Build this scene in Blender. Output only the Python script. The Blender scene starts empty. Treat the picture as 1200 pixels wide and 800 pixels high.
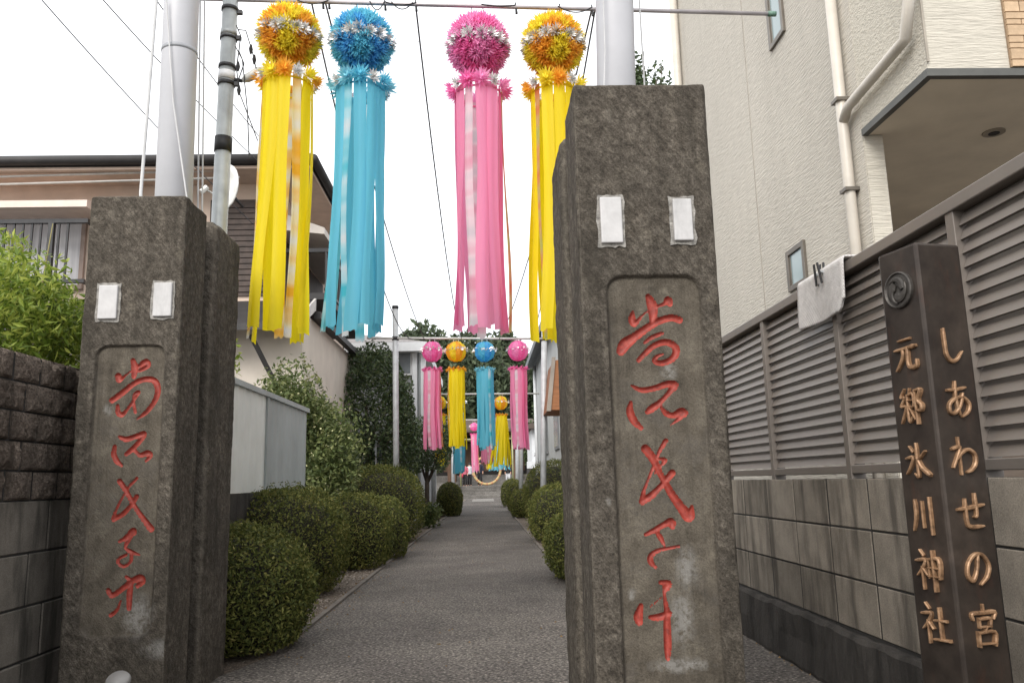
import bpy, math, random
import numpy as np
from mathutils import Matrix, Vector

sc = bpy.context.scene
COL = sc.collection
rng = np.random.default_rng(7)
random.seed(7)
R = math.radians

# ------------------------------------------------------------------ camera
F = 933.0                       # focal length in pixels of the 1200 wide photograph
EYE = np.array([0.0, 0.0, 0.88])
def _n(v):
    v = np.array(v, float); return v / np.linalg.norm(v)
_yc = _n(((568 - 600) / F, (400 - 565) / F, -1))
_u0 = np.array([-math.sin(R(1.0)), math.cos(R(1.0)), 0])
_zc = _n(_u0 - _u0.dot(_yc) * _yc)
_xc = np.cross(_yc, _zc)
RC = np.array([_xc, _yc, _zc])  # camera -> world
def ray(px, py):
    return RC @ np.array([(px - 600) / F, (400 - py) / F, -1.0])
def atY(px, py, Y):
    d = ray(px, py); return EYE + d * (Y / d[1])
def atX(px, py, X):
    d = ray(px, py); return EYE + d * (X / d[0])
def atZ(px, py, Z):
    d = ray(px, py); return EYE + d * ((Z - EYE[2]) / d[2])

cam_d = bpy.data.cameras.new('camera'); cam = bpy.data.objects.new('camera', cam_d)
COL.objects.link(cam)
m4 = Matrix.Identity(4)
for i in range(3):
    for j in range(3): m4[i][j] = RC[i][j]
    m4[i][3] = EYE[i]
cam.matrix_world = m4
cam_d.sensor_fit = 'HORIZONTAL'; cam_d.sensor_width = 36; cam_d.lens = F / 1200 * 36
cam_d.clip_start = 0.05; cam_d.clip_end = 2000
sc.camera = cam

# ------------------------------------------------------------------ sky, sun, exposure
SUN_EL, SUN_AZ = R(38), R(205)
w = bpy.data.worlds.new('World'); sc.world = w; w.use_nodes = True
nt = w.node_tree; nt.nodes.clear()
sky = nt.nodes.new('ShaderNodeTexSky'); sky.sky_type = 'NISHITA'; sky.sun_disc = False
sky.sun_elevation = SUN_EL; sky.sun_rotation = SUN_AZ
tc = nt.nodes.new('ShaderNodeTexCoord')
cn = nt.nodes.new('ShaderNodeTexNoise'); cn.inputs['Scale'].default_value = 2.2; cn.inputs['Detail'].default_value = 5
cr = nt.nodes.new('ShaderNodeValToRGB')
cr.color_ramp.elements[0].position = 0.3; cr.color_ramp.elements[0].color = (8.2, 8.4, 8.7, 1)
cr.color_ramp.elements[1].position = 0.75; cr.color_ramp.elements[1].color = (9.6, 9.6, 9.6, 1)
mx = nt.nodes.new('ShaderNodeMixRGB'); mx.inputs[0].default_value = 0.9      # thick overcast over the blue
bg = nt.nodes.new('ShaderNodeBackground'); bg.inputs[1].default_value = 0.1
wo = nt.nodes.new('ShaderNodeOutputWorld')
L = nt.links.new
L(tc.outputs['Generated'], cn.inputs['Vector']); L(cn.outputs[0], cr.inputs[0])
L(sky.outputs[0], mx.inputs[1]); L(cr.outputs[0], mx.inputs[2]); L(mx.outputs[0], bg.inputs[0]); L(bg.outputs[0], wo.inputs[0])
sl = bpy.data.lights.new('sun', 'SUN'); sl.energy = 1.5; sl.angle = R(35); sl.color = (1, 0.96, 0.9)
so = bpy.data.objects.new('sun', sl); COL.objects.link(so)
sd = Vector((math.sin(SUN_AZ) * math.cos(SUN_EL), math.cos(SUN_AZ) * math.cos(SUN_EL), math.sin(SUN_EL)))
so.rotation_euler = sd.to_track_quat('Z', 'Y').to_euler()
vs = sc.view_settings
sc.display_settings.display_device = 'sRGB'
vs.view_transform = 'Standard'; vs.look = 'None'; vs.gamma = 1; vs.exposure = 1.0
try: vs.use_curve_mapping = False
except Exception: pass
sc.cycles.max_bounces = 8; sc.cycles.diffuse_bounces = 5; sc.cycles.glossy_bounces = 2
sc.cycles.transmission_bounces = 3; sc.cycles.use_denoising = True

# ------------------------------------------------------------------ materials
MATS = {}
def S(v):  # sRGB 0..255 -> linear
    return tuple(((c / 255) / 12.92 if c / 255 < 0.04045 else ((c / 255 + 0.055) / 1.055) ** 2.4) for c in v)
class NT:
    def __init__(s, name):
        s.m = bpy.data.materials.new(name); s.m.use_nodes = True
        s.t = s.m.node_tree; s.t.nodes.clear()
        s.out = s.t.nodes.new('ShaderNodeOutputMaterial')
        s.b = s.t.nodes.new('ShaderNodeBsdfPrincipled')
        s.t.links.new(s.b.outputs[0], s.out.inputs[0])
        s.co = s.t.nodes.new('ShaderNodeTexCoord')
    def L(s, a, b): s.t.links.new(a, b)
    def noise(s, scale, detail=4, rough=0.55, vec=None, stretch=None, rot=None):
        n = s.t.nodes.new('ShaderNodeTexNoise'); n.inputs['Scale'].default_value = scale
        n.inputs['Detail'].default_value = detail; n.inputs['Roughness'].default_value = rough
        v = vec or s.co.outputs['Object']
        if stretch:
            mp = s.t.nodes.new('ShaderNodeMapping'); mp.inputs['Scale'].default_value = stretch
            s.L(v, mp.inputs[0]); v = mp.outputs[0]
            if rot:
                m2 = s.t.nodes.new('ShaderNodeMapping'); m2.inputs['Rotation'].default_value = rot
                s.L(s.co.outputs['Object'], m2.inputs[0]); s.L(m2.outputs[0], mp.inputs[0])
        s.L(v, n.inputs['Vector']); return n.outputs[0]
    def ramp(s, fac, stops):
        r = s.t.nodes.new('ShaderNodeValToRGB'); e = r.color_ramp.elements
        while len(e) < len(stops): e.new(0.5)
        for el, (p, c) in zip(e, stops):
            el.position = p; el.color = (*c, 1) if len(c) == 3 else c
        s.L(fac, r.inputs[0]); return r.outputs[0]
    def mix(s, fac, a, b, mode='MIX'):
        n = s.t.nodes.new('ShaderNodeMixRGB'); n.blend_type = mode
        for i, v in ((0, fac), (1, a), (2, b)):
            if hasattr(v, 'is_linked'): s.L(v, n.inputs[i])
            elif i == 0: n.inputs[0].default_value = v
            else: n.inputs[i].default_value = (*v, 1)
        return n.outputs[0]
    def math(s, op, a, b):
        n = s.t.nodes.new('ShaderNodeMath'); n.operation = op
        for i, v in ((0, a), (1, b)):
            if hasattr(v, 'is_linked'): s.L(v, n.inputs[i])
            else: n.inputs[i].default_value = v
        return n.outputs[0]
    def attr(s, name):
        n = s.t.nodes.new('ShaderNodeAttribute'); n.attribute_name = name; return n.outputs['Fac']
    def island(s):
        return s.t.nodes.new('ShaderNodeNewGeometry').outputs['Random Per Island']
    def objrand(s):
        return s.t.nodes.new('ShaderNodeObjectInfo').outputs['Random']
    def bump(s, h, strength, dist=0.01):
        n = s.t.nodes.new('ShaderNodeBump'); n.inputs['Strength'].default_value = strength
        n.inputs['Distance'].default_value = dist; s.L(h, n.inputs['Height']); s.L(n.outputs[0], s.b.inputs['Normal'])
    def color(s, c):
        if hasattr(c, 'is_linked'): s.L(c, s.b.inputs['Base Color'])
        else: s.b.inputs['Base Color'].default_value = (*c, 1)
    def rough(s, r): s.b.inputs['Roughness'].default_value = r
    def spec(s, r): s.b.inputs['Specular IOR Level'].default_value = r
    def transl(s, fac, colr, tint=None):
        t = s.t.nodes.new('ShaderNodeBsdfTranslucent')
        if hasattr(colr, 'is_linked'): s.L(colr, t.inputs[0])
        else: t.inputs[0].default_value = (*colr, 1)
        m = s.t.nodes.new('ShaderNodeMixShader'); m.inputs[0].default_value = fac
        s.L(s.b.outputs[0], m.inputs[1]); s.L(t.outputs[0], m.inputs[2]); s.L(m.outputs[0], s.out.inputs[0])

def simple(name, c, rough=0.6, metallic=0.0, var=0.12, scale=6, bump=0.0, bscale=40, stretch=None, objvar=0.0, dirt=0.0):
    if name in MATS: return MATS[name]
    n = NT(name)
    dk = tuple(max(0, x * (1 - 2 * var)) for x in c); lt = tuple(min(1, x * (1 + var)) for x in c)
    col = n.ramp(n.noise(scale, 5, stretch=stretch), [(0.3, dk), (0.7, lt)])
    if dirt:
        d = n.ramp(n.noise(scale * 0.6, 8, 0.7, stretch=(1, 1, 0.25)), [(0.45, (0, 0, 0)), (0.75, (1, 1, 1))])
        col = n.mix(n.math('MULTIPLY', d, dirt), col, tuple(x * 0.35 for x in c))
    if objvar:
        f = n.ramp(n.objrand(), [(0, (1 - objvar,) * 3), (1, (1 + objvar * 0.5,) * 3)])
        col = n.mix(1.0, col, f, 'MULTIPLY')
    n.color(col); n.rough(rough); n.b.inputs['Metallic'].default_value = metallic
    if bump: n.bump(n.noise(bscale, 6, 0.6, stretch=stretch), bump)
    MATS[name] = n.m; return n.m

def stone_mat():
    n = NT('gate_stone')
    big = n.noise(5, 6, 0.6); mid = n.noise(34, 7, 0.72); fine = n.noise(190, 4, 0.75); chis = n.noise(75, 3, 0.6, stretch=(1, 1, 0.28), rot=(0, R(38), 0))
    rough = n.ramp(mid, [(0.3, S((66, 60, 53))), (0.5, S((97, 90, 81))), (0.72, S((132, 124, 113)))])
    rough = n.mix(0.8, rough, n.ramp(chis, [(0.35, (0.68,) * 3), (0.5, (1, 1, 1)), (0.65, (1.3,) * 3)]), 'MULTIPLY')
    rough = n.mix(n.ramp(big, [(0.35, (0, 0, 0)), (0.7, (0.55,) * 3)]), rough, S((76, 71, 65)))
    spk = n.ramp(fine, [(0.36, (0.45,) * 3), (0.52, (1, 1, 1)), (0.68, (1.35,) * 3)])
    rough = n.mix(0.85, rough, spk, 'MULTIPLY')
    pan = n.ramp(n.noise(9, 7, 0.65), [(0.3, S((74, 68, 60))), (0.5, S((97, 90, 80))), (0.7, S((114, 107, 96)))])
    pan = n.mix(0.55, pan, spk, 'MULTIPLY'); pan = n.mix(n.ramp(n.noise(6, 8, 0.75), [(0.52, (0, 0, 0)), (0.68, (0.6,) * 3)]), pan, S((88, 84, 80)))
    col = n.mix(n.attr('panel'), rough, pan)
    lich = n.ramp(n.noise(13, 8, 0.75), [(0.57, (0, 0, 0)), (0.68, (0.5,) * 3)])
    col = n.mix(lich, col, S((134, 126, 112)))
    stain = n.ramp(n.noise(4, 7, 0.7, stretch=(1, 1, 0.3)), [(0.5, (0, 0, 0)), (0.68, (0.7,) * 3)])
    col = n.mix(stain, col, S((58, 54, 48)))
    cem = n.ramp(n.math('MULTIPLY', n.attr('cement'), n.ramp(n.noise(40, 6, 0.7), [(0.35, (0, 0, 0)), (0.55, (1, 1, 1))])), [(0.1, (0, 0, 0)), (0.7, (0.8,) * 3)])
    col = n.mix(cem, col, S((138, 135, 130)))
    run = n.ramp(n.noise(5, 6, 0.7, stretch=(3.5, 3.5, 0.22)), [(0.5, (0, 0, 0)), (0.7, (0.55,) * 3)]); col = n.mix(run, col, S((50, 46, 41)))
    ed = n.ramp(n.attr('edge'), [(0.2, (0, 0, 0)), (1, (0.3,) * 3)])
    col = n.mix(ed, col, S((150, 142, 128)))
    n.color(col); n.rough(0.95); n.spec(0.15)
    h = n.math('ADD', n.math('ADD', n.math('MULTIPLY', mid, 0.7), n.math('MULTIPLY', fine, 0.5)), n.math('MULTIPLY', chis, 0.6))
    h = n.math('MULTIPLY', h, n.math('SUBTRACT', 1.0, n.math('MULTIPLY', n.attr('panel'), 0.5)))
    n.bump(h, 1.0, 0.014)
    return n.m
MATS['stone'] = stone_mat()

def red_mat():
    n = NT('red_paint')
    c = n.ramp(n.noise(60, 6, 0.7), [(0.3, S((108, 40, 31))), (0.55, S((148, 55, 43))), (0.75, S((164, 80, 66)))])
    ch = n.ramp(n.noise(45, 8, 0.8), [(0.60, (0, 0, 0)), (0.68, (0.75,) * 3)])
    n.color(n.mix(ch, c, S((110, 96, 86)))); n.rough(0.6); n.bump(n.noise(120, 4), 0.3, 0.004)
    return n.m
MATS['red'] = red_mat()

def ground_mat(name, a, b, c, sc1=1.2, grit=220, spark=0.5, bump=0.5):
    n = NT(name)
    col = n.ramp(n.noise(sc1, 8, 0.62), [(0.3, a), (0.55, b), (0.75, c)])
    g = n.ramp(n.noise(grit, 3, 0.6), [(0.35, (1 - spark,) * 3), (0.55, (1, 1, 1)), (0.72, (1 + spark * 1.4,) * 3)])
    v = n.t.nodes.new('ShaderNodeTexVoronoi'); v.inputs['Scale'].default_value = 55
    n.L(n.co.outputs['Object'], v.inputs['Vector'])
    g2 = n.ramp(v.outputs['Distance'], [(0.0, (1.55,) * 3), (0.35, (1, 1, 1)), (0.75, (0.55,) * 3)])
    col = n.mix(1, n.mix(0.9, col, g, 'MULTIPLY'), g2, 'MULTIPLY')
    st = n.ramp(n.noise(0.9, 8, 0.7, stretch=(1, 0.35, 1)), [(0.5, (1, 1, 1)), (0.72, (0.72,) * 3)])
    col = n.mix(0.8, col, st, 'MULTIPLY')
    pt = n.ramp(n.noise(0.55, 4, 0.6), [(0.42, (0.84,) * 3), (0.5, (1, 1, 1)), (0.62, (1.08,) * 3)])
    col = n.mix(1, col, pt, 'MULTIPLY')
    pale = n.ramp(n.noise(60, 2, 0.5), [(0.66, (0, 0, 0)), (0.70, (0.6,) * 3)]); col = n.mix(pale, col, tuple(min(1, x * 2.0) for x in c))
    n.color(col); n.rough(0.9); n.spec(0.25)
    n.bump(n.math('ADD', n.noise(grit, 3), v.outputs['Distance']), bump, 0.006)
    MATS[name] = n.m; return n.m
ASPH = ground_mat('asphalt', S((95, 89, 85)), S((110, 104, 98)), S((122, 115, 109)), 1.2, 70, 0.8)
DIRT = ground_mat('verge_dirt', S((96, 84, 74)), S((128, 116, 104)), S((150, 138, 126)), 2.5, 120, 0.5, 0.9)
CONC = ground_mat('ground_concrete', S((110, 106, 102)), S((126, 121, 116)), S((140, 135, 130)), 1.0, 160, 0.3)
PAVE = ground_mat('pale_paving', S((128, 124, 119)), S((142, 138, 132)), S((152, 148, 142)), 2.0, 90, 0.2)

def leaf_mat(name, stops, rough=0.5, tr=0.25, clump=3.0):
    n = NT(name)
    f = n.math('ADD', n.math('MULTIPLY', n.island(), 0.55), n.math('MULTIPLY', n.noise(clump, 3), 0.5))
    col = n.ramp(f, stops); n.color(col); n.rough(rough); n.spec(0.3); n.transl(tr, col)
    MATS[name] = n.m; return n.m
HEDGE = leaf_mat('hedge_leaf', [(0.15, (0.024, 0.031, 0.010)), (0.42, (0.078, 0.096, 0.022)), (0.68, (0.155, 0.162, 0.038)), (0.92, (0.26, 0.22, 0.075))], 0.75, 0.2, 7)
DARKLEAF = leaf_mat('evergreen_leaf', [(0.2, (0.034, 0.054, 0.024)), (0.5, (0.068, 0.102, 0.042)), (0.85, (0.13, 0.165, 0.075))], 0.4, 0.2)
MIDLEAF = leaf_mat('shrub_leaf', [(0.2, (0.05, 0.075, 0.024)), (0.5, (0.115, 0.15, 0.05)), (0.85, (0.22, 0.24, 0.09))], 0.45, 0.35)
LIMELEAF = leaf_mat('lime_leaf', [(0.15, (0.06, 0.10, 0.015)), (0.45, (0.18, 0.26, 0.035)), (0.85, (0.42, 0.46, 0.09))], 0.45, 0.4)
TALLLEAF = leaf_mat('hazy_tree_leaf', [(0.2, (0.045, 0.06, 0.035)), (0.5, (0.075, 0.10, 0.055)), (0.85, (0.13, 0.16, 0.09))], 0.6, 0.25, 0.6)  # lighter, greyer leaf colour carries distance haze for the far trees
PALEFLOWER = simple('pale_flower', (0.42, 0.42, 0.22), 0.7, var=0.1)
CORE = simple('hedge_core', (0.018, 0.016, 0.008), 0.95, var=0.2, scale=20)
BARK = simple('bark', (0.10, 0.08, 0.06), 0.9, var=0.3, scale=20, bump=0.6, stretch=(1, 1, 0.2))

def cloth(name, main, tr=0.58, band=None, bscale=7.0, rough=0.55):
    n = NT(name)
    fold = n.ramp(n.noise(14, 3, stretch=(1, 1, 0.05)), [(0.3, tuple(x * 0.86 for x in main)), (0.7, main)])
    col = fold
    if band:
        z = n.noise(1.0, 1.5, 0.4, stretch=(1.2, 1.2, bscale))
        k = len(band)
        col = n.ramp(z, [(0.36, main), (0.47, tuple(0.5 * a + 0.5 * b for a, b in zip(main, band[0])))] + [(0.53 + 0.12 * i, b) for i, b in enumerate(band)])
    n.color(col); n.rough(rough); n.transl(tr, col); MATS[name] = n.m; return n.m
YEL = cloth('yellow_ribbon', S((252, 232, 28)))
BLU = cloth('blue_ribbon', S((116, 206, 228)))
PNK = cloth('pink_ribbon', S((250, 164, 200)))
PNK2 = cloth('deep_pink_ribbon', S((246, 132, 178)))
YTIE = cloth('yellow_tie_dye_ribbon', S((238, 178, 40)), band=[S((240, 225, 190)), S((232, 232, 240))])
BTIE = cloth('blue_tie_dye_ribbon', S((86, 200, 214)), band=[S((190, 226, 232)), S((236, 232, 232))])
PTIE = cloth('pink_tie_dye_ribbon', S((228, 170, 190)), band=[S((236, 226, 230)), S((214, 216, 220))])
GTIE = cloth('orange_green_ribbon', S((222, 126, 90)), band=[S((214, 186, 140)), S((190, 200, 130))])
def paper(name, c, tr=0.68):
    n = NT(name)
    col = n.mix(1, c, n.ramp(n.noise(70, 2), [(0.3, (0.86,) * 3), (0.7, (1.0,) * 3)]), 'MULTIPLY')
    n.color(col); n.rough(0.5); n.transl(tr, col); MATS[name] = n.m; return n.m
PY, PO = paper('yellow_paper', S((255, 238, 78))), paper('orange_paper', S((255, 192, 74)))
PB, PB2 = paper('blue_paper', S((102, 190, 240))), paper('teal_paper', S((124, 212, 234)))
PP, PP2 = paper('pink_paper', S((255, 140, 200))), paper('light_pink_paper', S((255, 176, 220)))
PLB = paper('light_blue_paper', S((150, 218, 234)))
SILV = simple('silver_foil', (0.82, 0.81, 0.79), 0.32, 0.45, var=0.2, scale=50)

STEEL = simple('galvanised_steel', S((168, 172, 172)), 0.45, 0.25, var=0.12, scale=9, dirt=0.25)
WHITEP = simple('white_pole_paint', S((186, 186, 190)), 0.4, 0.0, var=0.05, scale=3, dirt=0.12)
DARKMET = simple('dark_metal', S((48, 48, 50)), 0.5, 0.3, var=0.2)
BLACK = simple('black_rubber', S((30, 30, 32)), 0.6, var=0.2)
CABLE = simple('cable', S((84, 84, 88)), 0.6)
ROPE = simple('rope', S((196, 196, 196)), 0.8)
PLATE = simple('white_plate', S((186, 184, 183)), 0.5, var=0.06, scale=18, dirt=0.45, bump=0.15)
MORTAR = simple('mortar', S((150, 146, 140)), 0.95, var=0.25, scale=60, bump=0.9, bscale=90)

# ------------------------------------------------------------------ mesh helpers
def link(o):
    COL.objects.link(o); return o
def tag(o, label=None, cat=None, group=None, kind=None):
    if label: o['label'] = label
    if cat: o['category'] = cat
    if group: o['group'] = group
    o['kind'] = kind or 'thing'
    return o
def thing(name, loc, label, cat, group=None):
    o = bpy.data.objects.new(name, None); o.location = tuple(map(float, loc)); o.empty_display_size = 0.2
    link(o); return tag(o, label, cat, group)
def wloc(o):
    p = Vector((0, 0, 0))
    while o is not None: p = p + o.location; o = o.parent
    return np.array(p)
class MB:
    """collects world-space geometry, then becomes one mesh object"""
    def __init__(s): s.v = []; s.f = []; s.n = 0
    def add(s, v, f):
        v = np.asarray(v, float).reshape(-1, 3)
        s.v.append(v); s.f += [[i + s.n for i in q] for q in f]; s.n += len(v); return s
    def box(s, x0, x1, y0, y1, z0, z1, M=None):
        v = np.array([(x, y, z) for x in (x0, x1) for y in (y0, y1) for z in (z0, z1)], float)
        if M is not None: v = np.array([list(M @ Vector(p)) for p in v])
        return s.add(v, [(0, 1, 3, 2), (4, 6, 7, 5), (0, 4, 5, 1), (2, 3, 7, 6), (0, 2, 6, 4), (1, 5, 7, 3)])
    def tube(s, pts, rad, n=8, cap=True):
        pts = [np.array(p, float) for p in pts]
        if not hasattr(rad, '__len__'): rad = [rad] * len(pts)
        V = []; prev = None
        for i, p in enumerate(pts):
            t = _n(pts[min(i + 1, len(pts) - 1)] - pts[max(i - 1, 0)])
            if prev is None:
                a = np.array([0, 0, 1.0]) if abs(t[2]) < 0.9 else np.array([1.0, 0, 0])
                u = _n(np.cross(t, a))
            else: u = _n(prev - prev.dot(t) * t)
            prev = u; vv = np.cross(t, u)
            for k in range(n):
                a = 2 * math.pi * k / n
                V.append(p + rad[i] * (math.cos(a) * u + math.sin(a) * vv))
        Fc = [(i * n + k, i * n + (k + 1) % n, (i + 1) * n + (k + 1) % n, (i + 1) * n + k) for i in range(len(pts) - 1) for k in range(n)]
        if cap: Fc += [tuple(range(n))[::-1], tuple(range((len(pts) - 1) * n, len(pts) * n))]
        return s.add(V, Fc)
    def prism(s, poly, d):
        """poly: list of 3D points (planar), extruded by vector d"""
        p = np.array(poly, float); n = len(p)
        return s.add(np.vstack([p, p + np.array(d, float)]), [tuple(range(n))[::-1], tuple(range(n, 2 * n))] + [(i, (i + 1) % n, n + (i + 1) % n, n + i) for i in range(n)])
    def build(s, name, mat, parent=None, smooth=False, origin=None, bevel=0.0):
        v = np.vstack(s.v)
        if parent is not None: off = wloc(parent)
        elif origin is not None: off = np.array(origin, float)
        else: off = np.array([(v[:, 0].min() + v[:, 0].max()) / 2, (v[:, 1].min() + v[:, 1].max()) / 2, v[:, 2].min()])
        me = bpy.data.meshes.new(name); me.from_pydata((v - off).tolist(), [], s.f)
        me.materials.append(mat)
        if smooth: me.polygons.foreach_set('use_smooth', np.ones(len(me.polygons), bool))
        me.update()
        o = bpy.data.objects.new(name, me)
        if parent is not None: o.parent = parent
        else: o.location = tuple(off)
        link(o)
        if bevel:
            b = o.modifiers.new('bevel', 'BEVEL'); b.width = bevel; b.segments = 2; b.limit_method = 'ANGLE'
        return o
def struct(o, label=None): return tag(o, label, None, None, 'structure')

_ht = rng.random(65536)
def vnoise(p, scale, seed=0):
    q = np.asarray(p) * scale + 100.37 + seed * 17.13
    i = np.floor(q).astype(np.int64); f = q - i; f = f * f * (3 - 2 * f)
    def h(a, b, c): return _ht[(a * 73856093 ^ b * 19349663 ^ c * 83492791) & 65535]
    r = 0
    for dx in (0, 1):
        for dy in (0, 1):
            for dz in (0, 1):
                wt = (f[:, 0] if dx else 1 - f[:, 0]) * (f[:, 1] if dy else 1 - f[:, 1]) * (f[:, 2] if dz else 1 - f[:, 2])
                r = r + wt * h(i[:, 0] + dx, i[:, 1] + dy, i[:, 2] + dz)
    return r
def fbm(p, scale, seed=0, o=4):
    return sum(vnoise(p, scale * 2 ** k, seed + k) / 2 ** k for k in range(o)) / sum(1 / 2 ** k for k in range(o)) - 0.5

# ------------------------------------------------------------------ stone blocks with rounded, rough faces
def grid_faces(nu, nv):
    i = np.arange(nu - 1)[:, None] * nv + np.arange(nv - 1)[None]
    i = i.ravel(); return np.stack([i, i + nv, i + nv + 1, i + 1], 1)
def rough_box(c, h, r, cells, amp, nsc, seed, edge_amp=0.0):
    """list of (verts, faces, edge) for the five visible faces; c centre, h half sizes, cells: size per face -y,+y,-x,+x,+z"""
    out = []
    spec = [(1, -1), (1, 1), (0, -1), (0, 1), (2, 1)]
    for (ax, sg), cell in zip(spec, cells):
        a, b = [k for k in range(3) if k != ax]
        nu, nv = max(3, int(2 * h[a] / cell) + 1), max(3, int(2 * h[b] / cell) + 1)
        U, V = np.meshgrid(np.linspace(-h[a], h[a], nu), np.linspace(-h[b], h[b], nv), indexing='ij')
        p = np.zeros((nu * nv, 3)); p[:, a] = U.ravel(); p[:, b] = V.ravel(); p[:, ax] = sg * h[ax]
        fc = grid_faces(nu, nv)
        if (sg > 0) == (ax == 1): fc = fc[:, ::-1]
        out.append([p, fc, cell])
    return out
def round_disp(p, h, r, amp, nsc, seed, edge_amp):
    core = np.clip(p, -(h - r), h - r); d = p - core
    ln = np.linalg.norm(d, axis=1, keepdims=True); nn = d / np.maximum(ln, 1e-9)
    e = 1 - np.abs(nn).max(1); e = np.clip(e / 0.42, 0, 1)
    q = core + r * nn
    disp = amp * fbm(q, nsc, seed, 5) * 2 + edge_amp * e * np.minimum(0, fbm(q, 14, seed + 9, 4) * 3)
    return q + nn * disp[:, None], e

def stroke_field(P2, strokes):
    """signed distance (negative inside) to variable-width brush strokes and the outward unit direction"""
    best = np.full(len(P2), 1e9); dirv = np.zeros((len(P2), 2))
    for st in strokes:
        for (a, b) in zip(st[:-1], st[1:]):
            A, B = np.array(a[:2]), np.array(b[:2]); ab = B - A; L2 = max(1e-12, ab.dot(ab))
            m = (np.abs(P2[:, 0] - (A[0] + B[0]) / 2) < 0.06 + abs(ab[0]) / 2) & (np.abs(P2[:, 1] - (A[1] + B[1]) / 2) < 0.06 + abs(ab[1]) / 2)
            idx = np.nonzero(m)[0]
            if len(idx) == 0: continue
            q = P2[idx]; t = np.clip(((q - A) @ ab) / L2, 0, 1)
            near = A + t[:, None] * ab; dv = q - near; dist = np.linalg.norm(dv, axis=1)
            f = dist - (a[2] + (b[2] - a[2]) * t)
            k = f < best[idx]; ii = idx[k]
            best[ii] = f[k]; dirv[ii] = dv[k] / np.maximum(dist[k], 1e-9)[:, None]
    return best, dirv
def smoothpoly(st, n=5):
    """Catmull-Rom resample of (x, y, r)"""
    P = np.array(st, float)
    if len(P) < 3: return [tuple(p) for p in P]
    Q = np.vstack([2 * P[0] - P[1], P, 2 * P[-1] - P[-2]]); out = []
    for i in range(1, len(Q) - 2):
        for k in range(n):
            t = k / n
            out.append(tuple(0.5 * (2 * Q[i] + (Q[i + 1] - Q[i - 1]) * t + (2 * Q[i - 1] - 5 * Q[i] + 4 * Q[i + 1] - Q[i + 2]) * t * t + (3 * Q[i] - Q[i - 1] - 3 * Q[i + 1] + Q[i + 2]) * t ** 3)))
    out.append(tuple(P[-1])); return out
def mk_mesh(name, v, f, mat, parent=None, attrs=None, smooth=True, loc=None):
    me = bpy.data.meshes.new(name); me.from_pydata(np.asarray(v).tolist(), [], np.asarray(f).tolist()); me.materials.append(mat)
    for k, a in (attrs or {}).items():
        at = me.attributes.new(k, 'FLOAT', 'POINT'); at.data.foreach_set('value', np.asarray(a, np.float32))
    if smooth: me.polygons.foreach_set('use_smooth', np.ones(len(me.polygons), bool))
    me.update(); o = bpy.data.objects.new(name, me)
    if parent is not None: o.parent = parent
    if loc is not None: o.location = tuple(map(float, loc))
    return link(o)

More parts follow.
